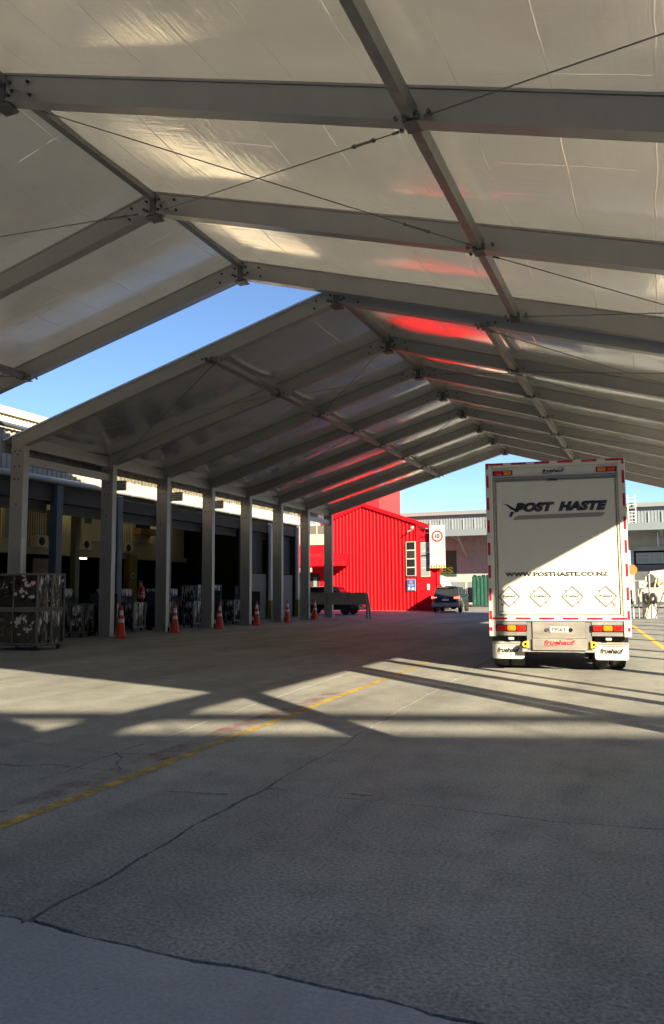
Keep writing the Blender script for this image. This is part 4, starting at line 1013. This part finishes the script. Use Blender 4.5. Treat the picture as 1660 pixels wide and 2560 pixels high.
# reception wing with curved awning
rec = thing('reception_wing', (0, 0, 0), 0, 'red reception wing with curved awning behind the far posts', 'building')
RY = 58.6
B('wall', REDWALL2, rec, -36, -24.6, RY, RY+6, .02, 8.6)
for i in range(4):
    w_ = B('window', mat('mullion_pale', (.55, .55, .52), .5), rec, -27.4+i*.75, -26.7+i*.75, RY-.04, RY-.002, 5.2, 7.6)
    for j in range(3): B('pane', [GLASS_L, mat('olive_glass', (.12, .11, .08), .15), PALEYEL][(2-j) if i > 1 else (j % 2)], w_, -27.37+i*.75, -26.73+i*.75, RY-.05, RY-.0405, 5.24+j*.79, 5.96+j*.79)
aw = MB(); n = 10; vs = []
for k in range(n+1):
    a = PI/2*k/n
    for x in (-30.0, -22.3): vs.append((x, RY-1.9*math.sin(a)*1.0, 3.42+1.08*math.cos(a)))
aw.add(vs, [(2*k, 2*k+1, 2*k+3, 2*k+2) for k in range(n)])
awo = aw.build('awning', REDWALL, rec, True)
rb = MB()
for i in range(50):
    x = -30 + i*.155
    for k in range(n):
        a, b = PI/2*k/n, PI/2*(k+1)/n; rb.bar((x, RY-1.91*math.sin(a), 3.42+1.09*math.cos(a)), (x, RY-1.91*math.sin(b), 3.42+1.09*math.cos(b)), .05, .03)
rb.build('awning_ribs', REDWALL, awo)['kind'] = 'stuff'
aw2 = MB(); pts = [(RY-1.9*math.sin(PI/2*k/n), 3.42+1.08*math.cos(PI/2*k/n)) for k in range(n+1)] + [(RY, 3.42)]; aw2.prism(pts, 'x', -22.32, -22.26); aw2.build('awning_end', REDWALL2, awo)
rs_ = B('sign_board', PINKY, rec, -28.3, -24.9, RY-1.75, RY-1.70, 2.98, 3.30); text('lettering', 'RECEPTION', (-28.2, -25.05, 3.05, 3.23), RY-1.7505, REDINK, rs_, bold=.02)
B('entrance', DARKIN, rec, -28, -25, RY-.03, RY-.002, .02, 2.9)
B('door', PINKY, rec, -26.4, -25.8, RY-.06, RY-.031, .05, 2.6); B('door', GLASS_L, rec, -25.5, -25.2, RY-.06, RY-.031, .05, 2.6)

# ================================================================ VEHICLES
def wheel_mesh(r, w):
    mb = MB(); mb.lathe([(r*.62, -w/2), (r*.92, -w/2), (r, -w*.32), (r, w*.32), (r*.92, w/2), (r*.62, w/2)], (0, 0, 0), 24, 'x'); ty = mb.mesh('tyre', RUBBER, True)
    mb = MB(); mb.lathe([(r*.61, -w*.46), (r*.55, -w*.40), (r*.52, w*.40), (r*.61, w*.46)], (0, 0, 0), 20, 'x')
    for k in range(5):
        a = 2*PI*k/5; mb.bar((-w*.42, r*.08*math.cos(a), r*.08*math.sin(a)), (-w*.42, r*.55*math.cos(a), r*.55*math.sin(a)), .05, .03, (1, 0, 0)); mb.bar((w*.42, r*.08*math.cos(a), r*.08*math.sin(a)), (w*.42, r*.55*math.cos(a), r*.55*math.sin(a)), .05, .03, (1, 0, 0))
    return ty, mb.mesh('rim', GALV)
def car(name, loc, rz, label, cat, W, lower, upper, glass, paint, wheels, r, tumble=.14, low_trim=None):
    """lower/upper: side profiles (y forward, z); widths rounded; upper narrows towards the roof"""
    t = thing(name, loc, rz, label, cat)
    def shell(prof, wfun, nm, mt):
        mb = MB(); n = len(prof); vs = []; sl = [-1, -.97, -.86, .86, .97, 1]; k_in = [.05, .018, 0, 0, .018, .05]
        cyy = sum(p[0] for p in prof)/n; czz = sum(p[1] for p in prof)/n
        for s_, ki in zip(sl, k_in):
            for (y, z) in prof:
                yy = y - (1 if y > cyy else -1)*ki*1.6; zz = z - (1 if z > czz else -.4)*ki
                vs.append((s_*wfun(z, y), yy, zz))
        fs = [(a*n+i, a*n+(i+1) % n, (a+1)*n+(i+1) % n, (a+1)*n+i) for a in range(len(sl)-1) for i in range(n)] + [tuple(range(n)), tuple(range(5*n, 6*n))[::-1]]
        mb.add(vs, fs); return mb.build(nm, mt, t, True)
    zs = [p[1] for p in upper]; zlo, zhi = min(zs), max(zs)
    ymid = (max(p[0] for p in lower) + min(p[0] for p in lower))/2; yl = (max(p[0] for p in lower) - min(p[0] for p in lower))/2
    taper = lambda y: 1 - .10*abs((y-ymid)/yl)**4
    body_ = shell(lower, lambda z, y: W/2*taper(y), 'body', paint)
    gw = lambda z, y=ymid: (W/2 - .03 - tumble*(z-zlo)/(zhi-zlo))*taper(y)
    cabn = shell(upper, gw, 'cabin', paint)
    for (nm, poly, kind) in glass:
        mb = MB()
        if kind == 'side':
            for s_ in (-1, 1):
                vs = [(s_*(gw(z, y)+.006), y, z) for y, z in poly]; mb.add(vs, [tuple(range(len(vs)))]); vs2 = [(s_*(gw(z, y)-.02), y, z) for y, z in poly]; mb.add(vs2, [tuple(range(len(vs)))])
        else:
            (y0, z0), (y1, z1) = poly; k_ = .90; off = -.012 if kind == 'rear' else .012
            vs = [(-gw(z0)*k_, y0+off, z0), (gw(z0)*k_, y0+off, z0), (gw(z1)*k_, y1+off, z1+.006), (-gw(z1)*k_, y1+off, z1+.006)]
            mb.add(vs, [(0, 1, 2, 3)])
        mb.build(nm, GLASS, cabn)
    ty, rm = wheel_mesh(r, .22)
    for y in wheels:
        for s_ in (-1, 1):
            o = put('wheel', ty, t, (s_*(W/2-.11), y, r+.003)); put('rim', rm, o)
            ar = MB(); pts = [((r+.07)*math.cos(a)+y, r+(r+.07)*math.sin(a)) for a in [PI*k/14 for k in range(15)]]; ar.prism(pts, 'x', *sorted((s_*(W/2-.3), s_*(W/2+.004)))); ar.build('wheel_arch', mat('arch_black', (.01, .01, .01), .8), t)
    return t, body_, cabn, gw
# dark SUV
suv, sb, sc_, gw = car('parked_suv', (-13.35, 53.0, 0), .07, 'dark blue-black SUV with grey lower bumper, seen from behind, brake lights bright', 'car', 1.95,
    [(.10, .42), (.02, .70), (.06, 1.08), (.5, 1.16), (3.2, 1.12), (4.35, .98), (4.5, .7), (4.45, .35), (.2, .32)], [(.22, 1.10), (.55, 1.62), (.85, 1.74), (2.4, 1.72), (3.35, 1.12)],
    [('rear_glass', [(.28, 1.18), (.55, 1.60)], 'rear'), ('windscreen', [(3.3, 1.16), (2.5, 1.68)], 'front'), ('side_glass', [(.7, 1.2), (.85, 1.62), (2.35, 1.64), (3.05, 1.2)], 'side')], CARBLUE, (.85, 3.6), .36)
B('bumper', CARGREY, suv, -.95, .95, -.06, .25, .38, .66, b=.04); B('boot_panel', CARBLUE, suv, -.78, .78, -.03, .1, .68, 1.06, b=.02)
npl = B('number_plate', WHITE2, suv, -.22, .22, -.045, -.031, .80, .92)
for s_ in (-1, 1):
    x0, x1 = sorted((s_*.96, s_*.58)); l = MB(); l.prism([(x0, .93) if s_ > 0 else (x0, 1.10), (x1, .93 if s_ > 0 else 1.0), (x1, 1.10 if s_ > 0 else 1.06), (x0, 1.05 if s_ > 0 else .93)][::1], 'y', -.05, .12); l.build('tail_lamp', mat('lit_tail_lamp', (.7, .02, .015), .2, emit=(1, .12, .06), estr=1.2), suv)
    B('wing_mirror', CARBLUE, suv, *sorted((s_*.96, s_*1.14)), 2.85, 3.0, 1.08, 1.24, b=.03)
mb = MB(); mb.lathe([(.05, 0), (.05, .01)], (0, -.045, 1.0), 14, 'y'); mb.build('badge', CHROME, suv)
B('spoiler', CARBLUE, suv, -.68, .68, .32, .75, 1.715, 1.765, b=.02)
# dark car behind the barrier
dk, db, dc, gw2 = car('parked_car', (-21.6, 47.5, 0), -PI/2+.05, 'dark navy car parked side-on behind the steel barrier at the last posts', 'car', 1.8,
    [(.05, .45), (.02, .95), (.3, 1.02), (3.0, 1.0), (4.1, .86), (4.25, .6), (4.2, .3), (.2, .28)], [(.15, .98), (.5, 1.78), (2.6, 1.80), (3.45, 1.0)],
    [('windscreen', [(3.4, 1.03), (2.68, 1.74)], 'front'), ('rear_glass', [(.2, 1.1), (.46, 1.7)], 'rear'), ('side_glass', [(.55, 1.1), (.7, 1.68), (2.5, 1.70), (3.1, 1.1)], 'side')], CARBLK, (.8, 3.35), .34)
for s_ in (-1, 1):
    B('headlamp', WHITE2, dk, *sorted((s_*.85, s_*.5)), 4.1, 4.24, .68, .80, b=.03); B('wing_mirror', CARBLK, dk, *sorted((s_*.88, s_*1.05)), 3.0, 3.15, 1.02, 1.18, b=.03)
B('bumper', CARGREY, dk, -.85, .85, 4.15, 4.28, .32, .5, b=.03)
# white van
van, vb, vc, gw3 = car('white_van', (-19.6, 62.0, 0), -PI/2-.1, 'white high-roof van half hidden behind the red building corner', 'van', 2.0,
    [(.03, .45), (.02, 1.4), (4.3, 1.42), (5.2, 1.15), (5.45, .8), (5.4, .4), (.2, .35)], [(.03, 1.38), (.08, 2.6), (.3, 2.72), (3.6, 2.70), (4.0, 2.55), (4.65, 1.38)],
    [('windscreen', [(4.62, 1.45), (4.1, 2.3)], 'front'), ('side_glass', [(3.35, 1.5), (3.35, 2.1), (4.02, 2.1), (4.38, 1.5)], 'side')], WHITE2, (.95, 4.45), .34, tumble=.1)
B('bumper', CARGREY, van, -.95, .95, 5.35, 5.5, .4, .62, b=.03)
for s_ in (-1, 1): B('headlamp', GLASS_L, van, *sorted((s_*.95, s_*.6)), 5.30, 5.46, .8, 1.0, b=.03)
# white delivery truck far right
dt, b_, c_, g_ = car('delivery_truck', (4.0, 68.5, 0), PI/2+.05, 'white delivery truck with sloped roof parked by the far dark doorway', 'truck', 2.2,
    [(.03, .55), (.02, 1.5), (5.3, 1.5), (5.5, 1.0), (5.45, .5), (.2, .45)], [(.03, 1.48), (.3, 2.95), (.8, 3.25), (3.2, 3.05), (4.6, 2.9), (5.25, 1.5)],
    [('windscreen', [(5.22, 1.6), (4.72, 2.7)], 'front'), ('side_glass', [(4.0, 1.65), (4.0, 2.4), (4.6, 2.4), (4.9, 1.65)], 'side')], mat('muted_white', (.36, .36, .35), .45), (1.0, 4.6), .4, tumble=.1)  # white toned down evenly so the sunlit body does not burn out

# ================================================================ STEEL BARRIER
br = thing('steel_barrier', (0, 0, 0), 0, 'long grey steel panel barrier beside the last marquee posts', 'barrier')
B('panel', mat('barrier_grey', (.30, .29, .26), .5, .3, .1, 3), br, -18.3, -14.6, 40.62, 40.68, .76, 1.38, b=.01)
for x in (-15.6, -16.9): B('panel_seam', STEEL_DK, br, x-.01, x+.01, 40.612, 40.62, .78, 1.36)
MB().box(-18.3, -14.55, 40.58, 40.72, 1.383, 1.42).build('top_rail', MATS['barrier_grey'], br)
for (a, b) in (((-14.6, 40.75), (-14.6, 40.75)), ((-14.5, 40.5), (-14.28, 40.45)), ((-18.25, 40.75), (-18.25, 40.75))):
    mb = MB(); mb.bar((*b, .004), (*a, 1.36), .10, .10, (0, 1, 0)); mb.build('leg', MATS['barrier_grey'], br)

# ================================================================ GREY WAREHOUSE in the background
gw_ = thing('grey_warehouse', (0, 0, 0), 0, 'long pale grey concrete warehouse with a deep canopy closing the yard', 'building')
GY = 85.0
for i in range(24):
    x = -44 + i*3.4
    if -2.4 < x+1.7 < 5.2: B('wall_panel', CONC, gw_, x, x+3.385, GY, GY+.3, 5.4, 7.44)
    else: B('wall_panel', CONC, gw_, x, x+3.385, GY, GY+.3, .02, 7.44)
cn = MB(); cn.box(-44, 38, 79.0, GY+.2, 7.45, 7.62); canopy = cn.build('canopy', mat('canopy_under', (.28, .28, .27), .7), gw_)
B('fascia', mat('fascia_grey', (.12, .15, .18), .5), canopy, -44, 38, 78.8, 78.99, 6.95, 7.62)
for i in range(21): x = -43.5 + i*4; mb = MB(); mb.bar((x, 79.2, 7.3), (x, GY-.02, 6.75), .25, .3); mb.build('canopy_rafter', GREYSTEEL, canopy)
for i in range(21):
    x = -43.5 + i*4; mb = MB(); mb.bar((x+.6, GY-.05, 5.0), (x+.6, 80.5, 7.2), .12, .16); mb.build('canopy_brace', GREYSTEEL, canopy)
corrugated('clerestory', GREYCLAD, gw_, (-44, 82.0), (38, 82.0), 9.35, 7.625, pitch=.3, depth=.04)
for i in range(68): B('mullion', mat('mullion_white', (.22, .25, .28), .5), gw_, -43.8+i*1.2, -43.72+i*1.2, 81.86, 81.95, 7.7, 8.9)
rf = MB(); rf.prism([(81.4, 9.36), (81.4, 9.75), (100, 11.5), (120, 9.7), (120, 9.36)], 'x', -44.5, 38.5); rf.build('roof', mat('roof_grey', (.15, .165, .18), .5), gw_)
B('end_wall', CONC, gw_, -44, -43.7, GY, 118, .02, 9.3)
dr = B('doorway', DARKIN, gw_, -2.3, 5.2, GY+2.5, GY+2.8, .02, 5.4)
B('door_frame', GREYSTEEL, gw_, -2.4, -2.1, GY-.1, GY+.3, .02, 5.4); B('door_frame', GREYSTEEL, gw_, -2.1, 5.2, GY-.12, GY+.28, 5.3, 5.7)
wn_ = B('high_window', GLASS_L, gw_, -1.9, 5.0, GY-.05, GY+.0, 4.0, 5.1)
for i in range(6): B('mullion', GREYSTEEL, wn_, -1.9+i*1.2, -1.82+i*1.2, GY-.09, GY-.051, 4.0, 5.1)
B('mullion', GREYSTEEL, wn_, -1.9, 5, GY-.085, GY-.052, 4.62, 4.68)
B('lower_shutter', mat('shutter_dark', (.06, .065, .08), .5, 0, .1, 2), gw_, -2.1, 5.2, GY, GY+.1, .02, 3.9)
gs = thing('green_sign', (0, 0, 0), 0, 'large dark green sign with lime letters on the grey warehouse wall', 'sign')
B('board', GREENSIGN, gs, -25.0, -20.1, GY-.08, GY-.02, 3.0, 5.75); text('lettering', 'ES', (-21.9, -20.45, 3.35, 4.02), GY-.081, LIME, gs, bold=.03, depth=.01)
B('lower_strip', WHITE, gs, -25.0, -20.1, GY-.09, GY-.03, 2.55, 2.78)
ld = thing('roof_ladder', (-2.0, 81.0, 7.62), 0, 'white access ladder against the far warehouse clerestory', 'ladder')
for s_ in (-1, 1): mb = MB(); mb.bar((s_*.35, 0, .01), (s_*.35, .1, 2.9), .08, .08, (0, 1, 0)); mb.build('stile', WHITE2, ld)
for k in range(8): mb = MB(); mb.tube((-.35, .01*k, .3+k*.33), (.35, .01*k, .3+k*.33), .03, 8); mb.build('rung', WHITE2, ld)
# pale rail fence in front of the grey warehouse
pf = thing('rail_fence', (0, 0, 0), 0, 'pale yellow rail fence with grey panels behind the dark SUV', 'fence')
for i in range(6): x = -19.5 + i*2.2; B('post', PALEYEL, pf, x-.06, x+.06, 76.94, 77.06, .02, 2.6)
B('rail', PALEYEL, pf, -19.5, -8.5, 76.93, 76.98, 2.5, 2.6)
for i in range(5): x = -19.4 + i*2.2; B('panel', GREYCLAD, pf, x, x+2.0, 77.0, 77.03, .3, 2.3)
# green container
gb = thing('green_container', (-13.2, 70.5, 0), .03, 'dark green ribbed steel container beyond the SUV', 'container')
B('body', GREENBIN, gb, -2.1, 2.6, 0, 5, .12, 2.70)
for i in range(14): x = -2.05 + i*.33; mb = MB(); mb.prism([(x, -.001), (x+.05, -.07), (x+.17, -.07), (x+.22, -.001)], 'z', .2, 2.62); mb.build('rib', GREENBIN, gb)
B('base_rail', STEEL_DK, gb, -2.15, 2.65, -.06, .1, .004, .119)
for i in range(12): x = -2.0+i*.38; mb = MB(); mb.bbox(x, x+R.uniform(.15, .3), -.05, .3, 2.703, 2.703+R.uniform(.06, .14), b=.02); mb.build('top_cover', BLACKP, gb)

# ================================================================ GATE EQUIPMENT right of the truck
bt = thing('gate_cabinet', (-.47, 44.4, 0), .15, 'white gate control cabinet right of the truck in sun', 'cabinet')
B('case', MATS['sign_white'], bt, -.28, .30, -.35, .35, .02, 1.37, b=.02); B('plinth', CONC, bt, -.34, .36, -.41, .41, .003, .019); B('door_panel', MATS['sign_white'], bt, -.22, .24, -.362, -.351, .15, 1.25); B('handle', STEEL_DK, bt, .16, .19, -.375, -.363, .6, .75)
bb = thing('boom_weights', (-.4, 43.7, 0), .1, 'pair of black rounded weights on the gate boom arm in front of the white cabinet', 'weights')
for s_ in (-1, 1):
    mb = MB(); n = 20; vs = []; ms_ = 8
    for i in range(n):
        a = 2*PI*i/n
        for j in range(ms_):
            b = 2*PI*j/ms_; rx, rz_ = .125+.085*math.cos(b), .19+.11*math.cos(b); vs.append((s_*.15 + rx*math.cos(a), .07*math.sin(b), 1.02 + rz_*math.sin(a)))
    mb.add(vs, [(i*ms_+j, ((i+1) % n)*ms_+j, ((i+1) % n)*ms_+(j+1) % ms_, i*ms_+(j+1) % ms_) for i in range(n) for j in range(ms_)]); mb.build('ring_weight', BLACKP, bb, True)
mb = MB(); mb.tube((-.15, .12, .004), (.40, .12, 2.2), .03, 8); mb.build('leaning_pole', PALEYEL, bb)
rd = thing('round_sign', (-.42, 45.2, 0), 0, 'round white sign disc on a grey post above the gate cabinet', 'sign')
mb = MB(); mb.lathe([(.24, -.008), (.24, .008)], (.06, 0, 2.05), 24, 'y'); mb.build('disc', WHITE2, rd); mb = MB(); mb.tube((0, -.05, .003), (0, -.05, 2.25), .05, 10); mb.build('post', GALV, rd)
od = thing('stop_sign', (-1.22, 44.1, 0), 0, 'round orange sign disc peeking out behind the truck edge', 'sign')
mb = MB(); mb.lathe([(.26, -.008), (.26, .008)], (0, 0, 2.5), 24, 'y'); mb.build('disc', ORSIGN, od); mb = MB(); mb.tube((0, .03, .003), (0, .03, 2.7), .03, 8); mb.build('post', WHITE2, od)
ks_ = thing('keypad_sign', (-.75, 44.0, 0), 0, 'small white arrow sign on a bent stand left of the gate cabinet', 'sign')
B('panel', WHITE2, ks_, -.14, .14, -.01, .01, 1.58, 1.9); mb = MB(); mb.prism([(-.05, 1.70), (.0, 1.80), (.05, 1.70), (.02, 1.70), (.02, 1.64), (-.02, 1.64), (-.02, 1.70)], 'y', -.014, -.0105); mb.build('arrow', REDINK, ks_)
mb = MB(); mb.tube((-.2, 0, .003), (-.2, 0, 1.5), .025, 8); mb.tube((-.2, 0, 1.5), (.1, 0, 1.575), .025, 8); mb.build('stand', GALV, ks_)
bm_ = thing('boom_gate', (0, 50, 0), 0, 'white boom gate arm with orange striped bar behind the cabinet', 'gate')
B('arm', GALV, bm_, -1.9, 6, 0, .08, 1.95, 2.03); B('striped_bar', PALEYEL, bm_, .0, 6, -.04, -.001, 1.72, 1.90)
for i in range(14): mb = MB(); x = .05+i*.4; mb.prism([(x, 1.721), (x+.2, 1.721), (x+.34, 1.899), (x+.14, 1.899)], 'y', -.05, -.0405); mb.build('stripe', ORSIGN, bm_)
for x in (.7, 2.5, 5.5): B('post', GALV, bm_, x-.04, x+.04, .09, .17, .003, 2.4)
for z in (.5, 1.4): B('rail', GALV, bm_, .0, 6, .09, .13, z, z+.05)
pv = thing('tripod_stand', (.25, 43.5, 0), 0, 'thin dark tripod leg stand at the right picture edge', 'stand')
for a in ((-.45, 0), (.4, .2), (.3, -.3)): mb = MB(); mb.tube((a[0], a[1], .004), (0, 0, 1.35), .02, 8); mb.build('leg', STEEL_DK, pv)

# ================================================================ BUILDING BEHIND THE VIEWER (shades the near yard)
rb_ = thing('rear_building', (18.3, -7.67, 0), math.atan(.33), 'flat-roofed building behind the viewer whose roof edge shades the near concrete', 'building')
B('wall', mat('rear_wall', (.16, .17, .18), .8, 0, .1, 1), rb_, -60, 30, -14, 0, .02, 10.0)
B('parapet', CREAM, rb_, -60.1, 30.1, -.3, -.002, 9.7, 10.003)
mb = MB(); mb.tube((-60, -.15, 10.56), (30, -.15, 10.56), .155, 12); mb.build('roof_duct', GALV, rb_)
for i in range(20): mb = MB(); mb.tube((-44+i*3.9, -.15, 10.0), (-44+i*3.9, -.15, 10.45), .03, 6); mb.build('duct_stand', STEEL_DK, rb_)
for i in range(6): B('door', DARKIN, rb_, -42+i*11, -37+i*11, .001, .03, .02, 3.5)
